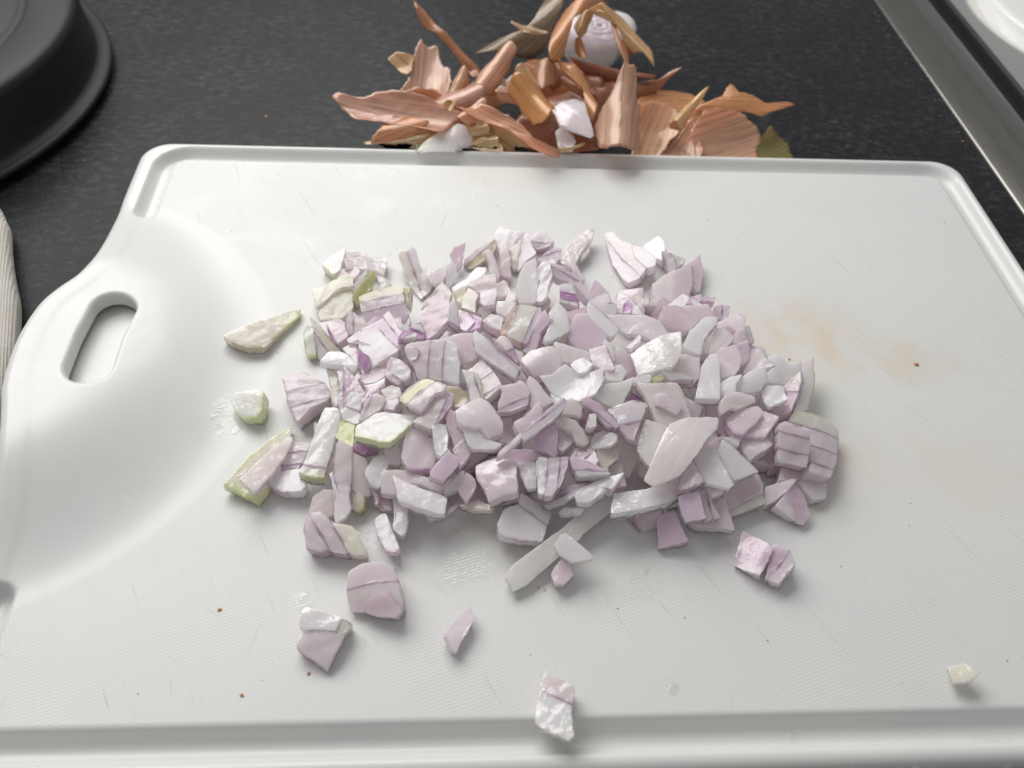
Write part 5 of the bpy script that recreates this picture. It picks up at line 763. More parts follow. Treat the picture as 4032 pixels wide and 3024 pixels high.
("tan curl of shallot peel on the left of the root end's rings",'shallot_peel',[57.8,374.1,21.0],[0.099,-0.495,0.863],0.25,[('peel','A',[0,0,0,0,0,0,0],[-4.0,-2.1,-3.2,4.4,-0.1,7.2,3.9,7.3,1.7,-0.0,-0.3,-4.4,-2.8,-7.6],[],0.0,2.8,0)]),
('orange curl of shallot peel below the tan curl','shallot_peel',[56.6,365.3,15.0],[-0.091,-0.475,0.876],0.25,[('peel','C',[0,0,0,0,0],[-2.7,3.1,1.0,5.1,2.9,-0.2,1.8,-5.3,-1.1,-2.8],[],0.0,2.8,0)]),
('dark brown shallot peel curl lying below the root end','shallot_peel',[69.8,364.3,7.0],[-0.119,-0.472,0.874],0.25,[('peel','R',[0,0,0,0,0,0,0,0,0,0,0,0],[-20.2,8.8,-13.7,5.2,-6.1,2.6,4.0,-0.9,5.9,-1.7,14.2,-2.6,20.2,-6.7,19.2,-8.6,11.2,-6.3,0.9,-5.2,-9.2,-1.8,-15.5,3.6],[],0.0,2.8,0)]),
('brown shallot peel with a thin tail pointing right','shallot_peel',[92.2,358.6,3.0],[-0.098,-0.438,0.893],0.25,[('peel','N',[0,0,0,0,0,0,0,0],[-10.7,2.2,0.2,1.9,6.3,5.0,11.7,6.1,6.0,2.1,-0.9,-3.4,-5.3,-6.0,-10.5,-6.1],[],0.0,2.8,0)]),
('russet shallot peel loop at the heart of the heap','shallot_peel',[53.5,336.7,11.0],[-0.167,-0.349,0.922],0.25,[('peel','C',[0,0,0,0,0,0,0,0,0,0,0],[-6.5,18.1,-4.1,12.7,1.8,11.7,5.0,4.9,6.9,-3.9,7.1,-11.1,3.5,-17.0,2.8,-10.4,3.4,-0.3,-1.7,7.3,-6.1,13.0],[],0.0,2.8,0)]),
('deep red-brown shallot peel in the shadow of the russet loop','shallot_peel',[50.4,349.9,6.0],[-0.059,-0.351,0.934],0.25,[('peel','R',[0,0,0,0,0,0,0,0],[-8.6,5.6,-2.2,9.2,2.6,4.0,8.2,-3.1,8.2,-9.3,2.4,-5.4,-1.8,-0.9,-6.9,-0.7],[],0.0,2.8,0)]),
('dark peel layer lying flat behind the striped standing leaf','shallot_peel',[70.8,355.0,0.0],[0.043,-0.404,0.914],0.25,[('peel','R',[0,0,0,0,0,0,0],[-10.7,4.6,-0.5,9.2,10.7,8.9,10.9,0.3,4.8,-6.3,-4.8,-9.5,-7.8,-3.7],[],0.0,2.8,0)]),
('lilac-white shallot petal among the peels at the middle','shallot_piece',[49.7,319.8,11.0],[-0.046,-0.151,0.987],1.5,[('wet','l',[0,0,0,0,0,0,0,0,0],[-8.5,4.5,-3.9,8.7,1.7,12.2,5.4,9.9,6.0,0.6,7.9,-10.6,6.3,-11.9,-0.5,-9.1,-6.4,-5.5],[],0.0,2,0)]),
('small grey-white shallot offcut behind the board edge,under the lilac-white petal','shallot_piece',[46.7,313.3,5.0],[-0.236,-0.253,0.938],3,[('wet','s',[0,0,0,0,0,0],[-3.9,3.8,-1.1,6.9,3.0,0.8,3.9,-3.2,2.0,-7.0,-3.5,-5.7],[],0.0,0,0)]),
('shiny golden-copper shallot peel dome in the centre front of the heap','shallot_peel',[33.4,317.1,9.0],[-0.179,-0.302,0.937],0.25,[('peel','D',[0,0,0,0,0,0,0,0,0],[-9.1,9.5,-2.6,10.8,6.0,9.9,9.6,3.1,9.2,-5.8,6.2,-11.8,1.6,-10.4,-2.1,-4.4,-5.7,2.8],[],0.0,8.4,0)]),
('tan-brown shallot peel sheet under the pink ribbon','shallot_peel',[25.0,320.3,1.0],[0.054,-0.495,0.867],0.25,[('peel','A',[0,0,0,0,0,0],[-12.1,7.1,-4.3,5.2,3.2,0.5,12.1,-6.6,-1.0,-8.2,-7.0,-2.4],[],0.0,2.8,0)]),
('crinkled cream shallot membrane above the white bulb tip','shallot_peel',[10.8,320.2,4.0],[-0.104,-0.515,0.851],0.25,[('peel','Y',[0,0,0,0,0,0],[-4.5,0.7,1.5,4.3,4.6,-0.1,3.9,-3.7,-2.0,-4.2,-3.3,-2.6],[],0.0,1.4,0)]),
('crinkled straw-coloured shallot membrane at the board edge','shallot_peel',[13.4,313.9,1.0],[-0.096,-0.507,0.856],0.25,[('peel','Y',[0,0,0,0],[-5.9,-3.4,-3.2,2.1,4.5,3.5,5.5,-4.3],[],0.0,1.4,0)]),
("pale pink shallot peel folded under the ribbon's left end",'shallot_peel',[7.7,322.7,8.0],[-0.049,-0.344,0.938],0.25,[('peel','K',[0,0,0,0,0,0],[-6.2,-2.8,-1.3,4.1,4.9,5.2,6.2,1.0,0.9,-3.5,-2.5,-5.2],[],0.0,2.8,0)]),
("orange shallot peel scrap at the heap's lower left",'shallot_peel',[-21.2,320.0,1.0],[-0.057,-0.47,0.881],0.25,[('peel','C',[0,0,0,0,0,0,0],[-11.8,-6.7,-8.4,-0.5,-4.5,7.3,8.4,3.2,11.8,0.9,5.9,-2.6,3.0,-7.2],[],0.0,2.8,0)]),
("crumpled straw-coloured peel edge at the heap's bottom left corner",'shallot_peel',[-22.6,316.7,-1.0],[-0.026,-0.475,0.879],0.25,[('peel','Y',[0,0,0,0,0,0,0],[-13.5,-3.6,-9.3,0.5,-1.7,-0.5,7.9,1.0,13.6,4.2,12.6,0.5,6.0,-4.2],[],0.0,2.1,0)]),
('long pink striped shallot peel reaching out to the left','shallot_peel',[-22.3,320.7,11.0],[0.058,-0.395,0.917],0.25,[('peel','S',[0,0,0,0,0,0,0,0,0,0,0,0,0,0,0],[-27.1,6.2,-24.9,8.6,-16.5,7.8,-7.3,10.4,2.1,10.8,11.6,8.4,19.3,5.2,27.0,3.2,22.9,-2.8,17.0,-9.4,9.9,-6.2,-3.3,-3.6,-11.2,-2.7,-17.7,-3.4,-22.6,1.6],[],0.0,4.2,0)]),
('tan crumb of shallot skin on the end of the pink striped peel','shallot_peel',[-1.4,316.9,17.0],[-0.118,-0.48,0.87],0.25,[('peel','A',[0,0,0,0,0],[-2.3,0.8,-0.3,2.6,2.4,1.3,1.3,-1.7,-1.5,-2.4],[],0.0,1.4,0)]),
('long tan and pink shallot ribbon sweeping down to the board edge','shallot_peel',[21.5,308.8,13.0],[0.039,-0.351,0.936],0.25,[('peel','P',[0,0,0,0,0,0,0,0,0,0,0,0,0,0],[-21.6,7.6,-16.5,9.7,-10.5,12.5,-2.5,8.5,4.0,4.5,9.1,-0.2,13.6,-5.9,21.5,-8.1,21.4,-11.4,15.9,-11.8,9.9,-7.9,2.1,0.4,-6.3,6.0,-12.8,8.3],[],0.0,2.8,0)]),
("white shallot bulb tip with a yellow patch at the board's far edge",'shallot_piece',[-3.7,313.8,3.0],[0.052,-0.299,0.953],2.9,[('flesh','W',[6,6,0,0,0,0,0],[-11.5,-8.4,-8.8,-4.3,-2.0,2.2,5.1,8.3,8.9,7.4,11.9,1.7,11.7,-6.6],[],0.0,1.2,0)]),
("thin cream shallot thread curling over the board's far rim",'shallot_peel',[47.3,306.9,5.0],[0.125,-0.517,0.847],0.25,[('peel','Y',[0,0,0,0,0,0],[-6.9,-2.5,-0.2,-0.4,6.9,3.5,6.7,2.2,0.8,-1.3,-5.9,-3.3],[],0.0,0.3,0)]),
("red-brown shallot peel flap right of the heap's front middle",'shallot_peel',[98.2,325.8,-1.0],[-0.156,-0.379,0.912],0.25,[('peel','K',[0,0,0,0,0],[-10.5,-9.3,0.7,3.1,6.2,10.0,8.7,6.7,7.4,-11.8],[],0.0,2.8,0)]),
('glossy pink crumpled shallot peel right of the striped standing leaf','shallot_peel',[87.2,326.1,3.0],[-0.042,-0.514,0.856],0.25,[('peel','P',[0,0,0,0,0,0,0,0,0,0,0],[-11.2,-13.7,-8.0,-1.7,-9.4,9.0,-4.2,12.6,3.4,14.1,10.1,10.2,10.4,7.0,6.6,2.8,10.4,-1.0,6.6,-4.6,-0.9,-13.9],[],0.0,4.2,0)]),
('narrow translucent shallot peel spike right of the glossy pink peel','shallot_peel',[100.0,327.1,11.0],[-0.001,-0.341,0.94],0.25,[('peel','A',[0,0,0,0,0,0,0],[-8.2,-5.9,-3.8,-1.0,2.9,6.4,8.8,10.6,5.1,4.1,-1.2,-4.5,-4.7,-10.2],[],0.0,1.4,0)]),
("standing shallot peel leaf striped pink and cream at the board's far edge",'shallot_peel',[68.1,320.7,11.0],[-0.01,-0.464,0.886],0.25,[('peel','S',[0,0,0,0,0,0,0,0,0,0,0,0,0,0],[-9.1,-4.4,-7.5,-0.1,-2.8,7.5,1.6,17.8,2.1,19.5,3.5,17.3,7.0,18.0,7.6,12.0,7.7,3.9,9.0,0.7,8.1,-6.8,8.0,-18.9,-7.3,-19.1,-8.9,-12.3],[],0.0,5.6,0)]),
("star-shaped orange-pink shallot peel at the heap's right",'shallot_peel',[128.5,345.6,5.0],[-0.136,-0.506,0.852],0.25,[('peel','C',[0,0,0,0,0,0,0,0,0,0,0,0,0,0,0],[-22.5,-2.8,-12.8,1.1,-8.5,2.8,-4.1,9.0,-1.3,3.5,4.5,1.1,9.8,-4.0,16.4,-4.3,21.1,-6.6,15.9,-7.6,10.2,-8.5,6.6,-9.2,1.8,-6.9,-5.6,-6.0,-13.6,-4.4],[],0.0,2.8,0)]),
('cupped tan shallot peel at the right end of the heap','shallot_peel',[119.9,323.6,3.0],[0.108,-0.436,0.893],0.25,[('peel','P',[0,0,0,0,0,0,0,0,0,0,0],[-16.1,2.1,-13.3,8.1,-8.6,11.1,-0.1,13.0,7.8,11.9,16.6,5.9,14.1,-3.0,12.2,-11.1,-2.0,-13.1,-14.4,-13.2,-15.2,-4.5],[],0.0,7.0,0)]),
("mottled olive shallot peel at the heap's right end",'shallot_peel',[141.9,325.0,-3.0],[0.114,-0.51,0.852],0.25,[('peel','O',[0,0,0,0,0],[-8.3,-8.8,-4.6,6.9,-0.8,7.0,5.7,3.0,8.4,-6.4],[],0.0,2.8,0)]),
]
ROOT = ([69.3, 396.7, 13.0], (0.08, -0.38, 1.0))
BURIED = {
    1: 'half-buried dice in the gap between the crumpled lilac-white chunk and the small block,white',
    2: 'half-buried dice in the gap between the long white slab and the lilac knob',
    5: 'half-buried dice in the gap between the slice and the large cube',
    6: 'half-buried dice in the gap between the leaf-shaped stack and the lilac wedge',
    7: 'half-buried dice in the gap between the long white slab and the smooth lilac slab',
    8: 'half-buried dice in the gap between the pointed wedge and the cream translucent flap',
    10: 'half-buried dice in the gap between the upright block and the frosty pale base',
    11: 'half-buried dice in the gap between the crumpled lilac-white chunk and the striated pale strip',
    12: 'half-buried dice in the gap between the crumpled lilac-white chunk and the thin cream translucent flake',
    13: 'half-buried dice in the gap between the violet baton and the small block,white',
    16: 'half-buried dice in the gap between the pink block and the pale cube',
    17: 'half-buried dice in the gap between the sparkling wet strip and the dusky lilac wedge',
    18: 'half-buried dice in the gap between the large smooth grey-white shell and the torn-edged pink piece',
    23: 'half-buried dice in the gap between the large smooth mauve face and the cube',
    26: 'half-buried dice in the gap between the shadowy mauve triangle and the small nugget',
    27: 'half-buried dice in the gap between the shiny wet baton and the violet square',
    28: 'half-buried dice in the gap between the small lilac wedge and the mauve-grey face',
    29: 'half-buried dice in the gap between the shiny white wet shard and the dull pale slab',
    31: 'half-buried dice in the gap between the wide white dish-shaped piece and the plain grey-lilac wedge',
    33: 'half-buried dice in the gap between the smooth lilac slab and the small white wedge',
    34: 'half-buried dice in the gap between the translucent piece and the layered wedge',
    35: 'half-buried dice in the gap between the translucent grainy flap and the lilac slab',
    36: 'half-buried dice in the gap between the white scooped slice and the pale lilac square',
    37: 'half-buried dice in the gap between the bright white scoop and the pale cube',
    38: 'half-buried dice in the gap between the white block and the broad lilac-white block',
    40: 'half-buried dice in the gap between the big glossy pink segment and the blue-grey translucent slice',
    41: 'half-buried dice in the gap between the grainy lilac cube and the long white slab',
    42: 'half-buried dice in the gap between the translucent piece and the leaf-shaped stack',
    44: 'half-buried dice in the gap between the shadowed pink cube and the tall white face',
    45: 'half-buried dice in the gap between the narrow grainy slab and the tall white translucent panel',
    47: 'half-buried dice in the gap between the grainy lilac triangle and the grainy grey slab',
    49: 'half-buried dice in the gap between the pale pink flap and the slender violet sliver',
    52: 'half-buried dice in the gap between the grainy grey slab and the big glossy pink segment',
    53: 'half-buried dice in the gap between the narrow white curl and the tiny white matchstick',
    54: 'half-buried dice in the gap between the pale chip and the bright pinkish white cube',
    55: 'half-buried dice in the gap between the big white-faced block and the block',
    56: 'half-buried dice in the gap between the glossy violet skin square and the small white wedge',
    57: 'half-buried dice in the gap between the sparkling white cube and the big glossy pink segment',
    58: 'half-buried dice in the gap between the glossy violet skin square and the olive-rimmed translucent square',
    59: 'half-buried dice in the gap between the big blue-grey translucent sheet and the shadowed pink cube',
    60: 'half-buried dice in the gap between the shiny wet baton and the flat lilac square',
    61: 'half-buried dice in the gap between the torn-edged pink piece and the big glossy pink segment',
    64: 'half-buried dice in the gap between the tall white face and the bright rounded cube',
    65: 'half-buried dice in the gap between the block and the big white-faced block',
    67: 'half-buried dice in the gap between the leaf-shaped stack and the dusky purple offcut',
    68: 'half-buried dice in the gap between the diamond-ended cube and the sparkling white cube',
    70: 'half-buried dice in the gap between the small white tab and the slender violet sliver',
    72: 'half-buried dice in the gap between the long thin pink beam and the mauve skin strip',
    73: 'half-buried dice in the gap between the slice and the olive-brown hollow shell',
}


# ------------------------------------------------------------------ shallot pieces and peels
PAL = {
    'w': (.955, .938, .928), 'W': (.97, .965, .95), 'l': (.925, .842, .862), 'v': (.872, .738, .798), 'V': (.810, .650, .765), 'p': (.54, .26, .53),
    'c': (.91, .880, .77), 'g': (.55, .61, .16), 'G': (.66, .71, .27), 'o': (.58, .50, .29), 'O': (.70, .66, .42), 'y': (.88, .85, .38),
    'b': (.66, .49, .36), 'k': (.945, .868, .862), 's': (.905, .865, .860),
    # dry peels
    'K': (.86, .57, .42), 'C': (.80, .44, .20), 'N': (.62, .30, .14), 'A': (.80, .58, .28), 'T': (.46, .34, .25), 'R': (.45, .17, .08),
    'Y': (.88, .74, .46), 'S': (.88, .60, .47), 'P': (.87, .58, .39), 'D': (.84, .50, .19),
}
PEEL_PAL = {'O': (.42, .36, .14)}
# colour of a skinned side: 1 purple, 2 violet, 3 lilac, 4 green, 5 olive, 6 yellow, 7 white, 8 cream; 9 marks a cut between two layers
EDGE = {1: (.40, .12, .39), 2: (.60, .36, .57), 3: (.70, .50, .66), 4: (.50, .62, .06), 5: (.42, .34, .14), 6: (.66, .66, .16), 7: (.88, .86, .86), 8: (.75, .68, .5)}


def clip_half(poly, nx, ny, off):
    """keep points with x*nx + y*ny <= off; poly items are (x, y, tag of the edge that starts here)"""
    out = []
    n = len(poly)
    for i in range(n):
        a, b = poly[i], poly[(i + 1) % n]
        da, db = a[0] * nx + a[1] * ny - off, b[0] * nx + b[1] * ny - off
        if da <= 0:
            out.append(a if db <= 0 else a)
        if (da <= 0) != (db <= 0):
            t = da / (da - db)
            q = (a[0] + (b[0] - a[0]) * t, a[1] + (b[1] - a[1]) * t)
            out.append((*q, 9) if da <= 0 else (*q, a[2]))
    return out


def split_layers(poly, cuts, bulge):
    if not cuts:
        return [poly], None
    x1, y1, x2, y2 = cuts[0]
    dx, dy = x2 - x1, y2 - y1
    if abs(dx) <= abs(dy):
        nx, ny = (dy, -dx) if dy > 0 else (-dy, dx)          # towards +x : left layer first
    else:
        nx, ny = (-dy, dx) if dx < 0 else (dy, -dx)          # towards -y : upper layer first
    L = math.hypot(nx, ny)
    nx, ny = nx / L, ny / L
    mx, my = (x1 + x2) / 2, (y1 + y2) / 2
    bend = (mx, my, -ny, nx, nx, ny, max(L / 2, 1.0), bulge)
    offs = sorted(((c[0] + c[2]) / 2 * nx + (c[1] + c[3]) / 2 * ny) for c in cuts)

    def warp(p, sgn):
        s = ((p[0] - mx) * -ny + (p[1] - my) * nx) / (L / 2)
        w = sgn * bulge * max(-0.6, 1 - s * s) * 0.5
        return (p[0] + nx * w, p[1] + ny * w) + tuple(p[2:])
    poly = [warp(p, 1) for p in poly]
    res = []
    for i in range(len(offs) + 1):
        q = poly
        if i < len(offs):
            q = clip_half(q, nx, ny, offs[i] - 0.015)
        if i > 0 and q:
            q = clip_half(q, -nx, -ny, -(offs[i - 1] + 0.015))
        res.append(q)
    return res, (lambda p: warp(p, -1))


def long_axis(pts):
    p = pts - pts.mean(0)
    w, v = np.linalg.eigh(p.T @ p)
    return v[:, 1]


def layer_mesh(name, poly, unwarp, frame, t, ccode, k, matname, rnd, parent, floor, hoff=0.0, krad=6.0, saxis=None):
    o, nrm, ua, va = frame
    peel = matname == 'peel'
    step = 1.1 if peel else 0.85
    if peel:
        q = [np.array(p[:2]) for p in poly]
        cl = catmull([q[-1]] + q + [q[0], q[1]], 3)[:-1]
        poly = [(p[0], p[1], poly[min(len(poly) - 1, i // 3)][2]) for i, p in enumerate(cl)]
    dense, tags = [], []
    n = len(poly)
    for i in range(n):
        a, b = poly[i], poly[(i + 1) % n]
        L = math.hypot(b[0] - a[0], b[1] - a[1])
        if L < 1e-4:
            continue
        m = max(1, int(L / step))
        for j in range(m):
            f = j / m
            dense.append((a[0] + (b[0] - a[0]) * f, a[1] + (b[1] - a[1]) * f))
            tags.append(a[2])
    if len(dense) < 5:
        return None
    if unwarp:
        dense = [unwarp(p)[:2] for p in dense]
    P = np.array(dense)
    area2 = np.sum(P[:, 0] * np.roll(P[:, 1], -1) - np.roll(P[:, 0], -1) * P[:, 1])
    if area2 < 0:
        P = P[::-1]
        tags = tags[::-1]
        tags = tags[1:] + tags[:1]
    if abs(area2) < 0.3:
        return None
    N = len(P)
    # soften the corners a little and roughen the outline
    if not peel:
        P = P * 0.90 + 0.05 * (np.roll(P, 1, 0) + np.roll(P, -1, 0))
    ph = np.cumsum(np.hypot(*(P - np.roll(P, 1, 0)).T))
    amp = 0.10 if not peel else 0.34
    j1 = sum(np.sin(ph * f + rnd.uniform(0, 6.3)) * a for f, a in ((0.9, 0.6), (2.1, 0.6), (4.3, 0.5)))
    j1 = j1 * np.array([0.0 if g == 9 else 1.0 for g in tags])
    cen = P.mean(0)
    rad = P - cen
    rl = np.maximum(np.hypot(*rad.T), 1e-3)
    P = P + rad / rl[:, None] * (j1 * amp)[:, None]
    cen = P.mean(0)
    rad = P - cen
    rl = np.maximum(np.hypot(*rad.T), 1e-3)
    ax = long_axis(P)
    wx = np.array([-ax[1], ax[0]])
    W = max(np.abs((P - cen) @ wx).max(), 0.5)
    rw_ = random.Random(rnd.seed_off)
    waves = [(rw_.uniform(-1, 1) * f, rw_.uniform(-1, 1) * f, rw_.uniform(0, 6.3), a) for f, a in
             (((0.16, 0.7), (0.35, 0.4), (0.9, 0.15)) if peel else ((0.5, 0.16), (1.1, 0.10), (2.2, 0.05)))]
    cyl = rw_.choice((1, 1, -1)) * rw_.uniform(.2, .9) * min(1.0, krad / 7)
    sa = rw_.uniform(0, math.pi)
    sw = np.array([math.cos(sa), math.sin(sa)]) if saxis is None else saxis
    gdir = rw_.uniform(0, 6.3)
    gv = np.array([math.cos(gdir), math.sin(gdir)])
    bow = k * rw_.choice((1, 1, 1, -.7)) * rw_.uniform(1.3, 2.0)
    peel_len = max(np.abs((P - cen) @ ax).max(), .5)
    tipd = rw_.choice((0, .6, 1.1, -.35))
    tw, fl, fp = rw_.uniform(-1.2, 1.2) * min(k, 3) * .5, rw_.uniform(.5, 1.3), rw_.uniform(0, 6.3)
    base = np.array((PEEL_PAL.get(ccode) if peel and ccode in PEEL_PAL else PAL[ccode]), float)
    base = base * (1 + rnd.uniform(-.05, .05)) * np.array([1, 1 + rnd.uniform(-.03, .02), 1 + rnd.uniform(-.03, .03)])
    if peel:
        base = np.clip(base * (lambda q: np.array([q, q * rw_.uniform(.95, 1.05), q * rw_.uniform(.88, 1.10)]))(rw_.uniform(.95, 1.14)), 0, .92)
    flesh = base if ccode in 'wWlkcs' or peel else base * 0.55 + np.array(PAL['l']) * 0.45

    def height(q):
        rr = q - cen
        h = sum(np.sin(q[:, 0] * a + q[:, 1] * b + c) * d for a, b, c, d in waves)
        if peel:
            s = (rr @ wx) / W
            lx = np.maximum(np.abs((P - cen) @ ax).max(), .5)
            u = (rr @ ax) / lx
            return h + bow * (1 - s * s) + 0.35 * k * u * u + tw * s * u + fl * np.sin(u * 5.0 + fp) * np.abs(s) ** 3
        s = (q @ sw) / krad
        return h + (k * (1 - np.clip((q ** 2).sum(1) / (krad ** 2), 0, 1.6)) if k else 0) + cyl * (1 - np.clip(s * s, 0, 2.5))

    dn = -nrm if peel else -(nrm * 0.62 + np.array([0, 0, 1.0]) * 0.38)
    rings = []       # (2d points, height offset, downward shift, colour role)
    ins = lambda d: P - rad / rl[:, None] * np.minimum(d, rl * 0.5)[:, None]
    if peel:
        rings = [(P * 1.0, -t, 0, 0), (P, 0, 0, 1)] + [(cen + rad * s, 0, 0, 2) for s in (.9, .75, .58, .4, .2)]
    else:
        taper = cen + rad * rnd.uniform(.90, .98)
        rings = [(taper, 0, t, 4), (cen + rad * .99, 0, t * .5, 4), (P, 0, 0, 0), (ins(.16), 0.02, 0, 1), (ins(.42), 0.02, 0, 3)] + [(cen + rad * s, 0, 0, 2) for s in (.80, .58, .36, .17)]
    V, Cc, ST = [], [], []
    tcol = [np.array(EDGE[1]) if g == 9 else (np.array(EDGE[g]) if g in EDGE else None) for g in tags]
    # neighbours: a vertex between two tagged edges takes the tag
    tcol2 = [tcol[i] if tcol[i] is not None else tcol[i - 1] for i in range(N)]
    for pts, ho, down, role in rings:
        h = height(pts) + ho + hoff
        if down:
            h = h * (0.3 if down == t else 0.6) + hoff
        w = o + pts[:, :1] * ua + pts[:, 1:] * va + h[:, None] * nrm + down * dn
        V.append(w)
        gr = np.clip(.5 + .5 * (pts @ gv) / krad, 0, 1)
        for i in range(N):
            e = tcol2[i]
            cut = tags[i] == 9 or (tcol[i] is None and tags[i - 1] == 9)
            if e is None or peel:
                c = flesh if role in (0, 4) and not peel else base
                if peel and e is not None and role < 2:
                    c = e
            elif role == 4:
                gk = .75 if tags[i] in (4, 5, 6) else .34
                c = e * gk + flesh * (1 - gk)
            elif role == 0:
                c = e * .7 + flesh * .3
            elif role == 1:
                c = e * (.85 if cut else .75) + base * (.15 if cut else .25)
            elif role == 3:
                c = (e * .28 + base * .72 if tags[i] not in (4, 5, 6) else e * .55 + base * .45) if not cut else (e * .06 + base * .94)
            else:
                c = base
            if peel:
                ue = abs(((pts[i] - cen) @ ax)) / peel_len
                c = c * (1 - tipd * max(0, ue - .55) * np.array((.55, .75, .85)))
            else:
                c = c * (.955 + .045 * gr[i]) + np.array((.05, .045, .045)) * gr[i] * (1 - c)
            Cc.append((*np.minimum(c, .95), 1))
        ST.append(np.stack([(pts - cen) @ ax + rnd.seed_off, (pts - cen) @ wx + rnd.seed_off, h * 0], 1))
    M = len(rings)
    faces = []
    for r in range(M - 1):
        for i in range(N):
            k2 = (i + 1) % N
            faces.append((r * N + i, r * N + k2, (r + 1) * N + k2, (r + 1) * N + i))
    V = np.concatenate(V)
    ST = np.concatenate(ST)
    cw = height(cen[None])[0] + hoff
    top = o + cen[0] * ua + cen[1] * va + cw * nrm
    ti = len(V)
    V = np.concatenate([V, [top]])
    Cc.append((*base, 1))
    ST = np.concatenate([ST, [[rnd.seed_off, rnd.seed_off, 0]]])
    faces += [((M - 1) * N + i, (M - 1) * N + (i + 1) % N, ti) for i in range(N)]
    if peel:                                    # second skin just behind the first
        under = []
        for s in (.75, .4):
            q = cen + rad * s
            under.append(o + q[:, :1] * ua + q[:, 1:] * va + (height(q) - t)[:, None] * nrm)
            Cc += [(*base, 1)] * N
            ST = np.concatenate([ST, np.stack([(q - cen) @ ax + rnd.seed_off, (q - cen) @ wx + rnd.seed_off, q[:, 0] * 0], 1)])
        b0 = len(V)
        V = np.concatenate([V] + under + [[o + cen[0] * ua + cen[1] * va + (cw - t) * nrm]])
        Cc.append((*base, 1))
        ST = np.concatenate([ST, [[rnd.seed_off, rnd.seed_off, 0]]])
        for i in range(N):
            k2 = (i + 1) % N
            faces += [(k2, i, b0 + i, b0 + k2), (b0 + k2, b0 + i, b0 + N + i, b0 + N + k2), (b0 + N + k2, b0 + N + i, b0 + 2 * N)]
    else:
        bc = V[:N].mean(0)
        bi = len(V)
        V = np.concatenate([V, [bc]])
        Cc.append((*flesh, 1))
        ST = np.concatenate([ST, [[0, 0, 0]]])
        faces += [((i + 1) % N, i, bi) for i in range(N)]
    lift = floor + rw_.uniform(0, .2)
    V[:, 2] = np.maximum(V[:, 2], lift)
    if not peel:                                # never let a low face collapse onto the underside
        V[3 * N:ti + 1, 2] = np.maximum(V[3 * N:ti + 1, 2], lift + rw_.uniform(.8, 1.2))
        V[2 * N:3 * N, 2] = np.maximum(V[2 * N:3 * N, 2], lift + .5)
    if floor < -5:                              # behind the board: keep clear of its far edge
        low = (V[:, 1] < 313.2) & (V[:, 2] < 1.2)
        V[low, 1] = 313.2
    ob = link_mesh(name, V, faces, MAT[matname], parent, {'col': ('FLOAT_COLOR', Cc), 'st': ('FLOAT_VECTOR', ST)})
    if not peel:                                # knife-cut rim: crisp edge between top and sides
        ev = np.empty(len(ob.data.edges) * 2, int)
        ob.data.edges.foreach_get('vertices', ev)
        ev = ev.reshape(-1, 2)
        sharp = (ev // N == 2).all(1)
        ob.data.attributes.new('sharp_edge', 'BOOLEAN', 'EDGE').data.foreach_set('value', sharp)
    return ob


def frame_of(o, n):
    n = np.array(n, float)
    n /= np.linalg.norm(n)
    ua = np.cross([0, 1, 0], n)
    ua /= np.linalg.norm(ua)
    return np.array(o, float), n, ua, np.cross(n, ua)


def build_thing(idx, label, name, o, n, t, segs, group=None):
    rnd = random.Random(idx * 17 + 3)
    rnd.seed_off = rnd.uniform(0, 500)
    fr = frame_of(o, n)
    floor = -10.7 if (name == 'shallot_peel' or o[1] > 313) else 0.12
    multi = len(segs) > 1 or any(s[4] for s in segs)
    parent = None
    if multi:
        parent = bpy.data.objects.new(name, None)
        col.objects.link(parent)
    made = []
    for (m, cc, ed, flat, cuts, bulge, k, dl) in segs:
        poly = [(flat[2 * i], flat[2 * i + 1], ed[i]) for i in range(len(ed))]
        layers, unwarp = split_layers(poly, cuts, bulge)
        pp = np.array([(p[0], p[1]) for p in poly])
        la = long_axis(pp)
        sax = np.array([-la[1], la[0]])
        f2 = (fr[0] + fr[1] * dl, fr[1], fr[2], fr[3])
        for li, q in enumerate(layers):
            if len(q) < 3:
                continue
            made.append(layer_mesh('layer' if multi else name, q, unwarp, f2, t, cc[min(li, len(cc) - 1)], k, m, rnd, parent, floor,
                                   rnd.uniform(-.05, .05) if len(layers) > 1 else 0, max(4.0, np.hypot(flat[::2], flat[1::2]).mean()), sax))
    made = [x for x in made if x]
    if not made:
        return None
    top = parent or made[0]
    tag(top, label, 'shallot peel' if name == 'shallot_peel' else 'shallot piece', group)
    return top


for i, (label, name, o, n, t, segs) in enumerate(THINGS):
    build_thing(i, label, name, o, n, t, segs, 'dry peels heaped behind the board' if name == 'shallot_peel' else 'chopped shallot')


# the buried pieces that carry the pile and show through its gaps
def mound(x, y):
    r2 = ((x - 37) / 84) ** 2 + ((y - 176) / 54) ** 2
    return 4 + 14 * max(0, 1 - r2) ** .75


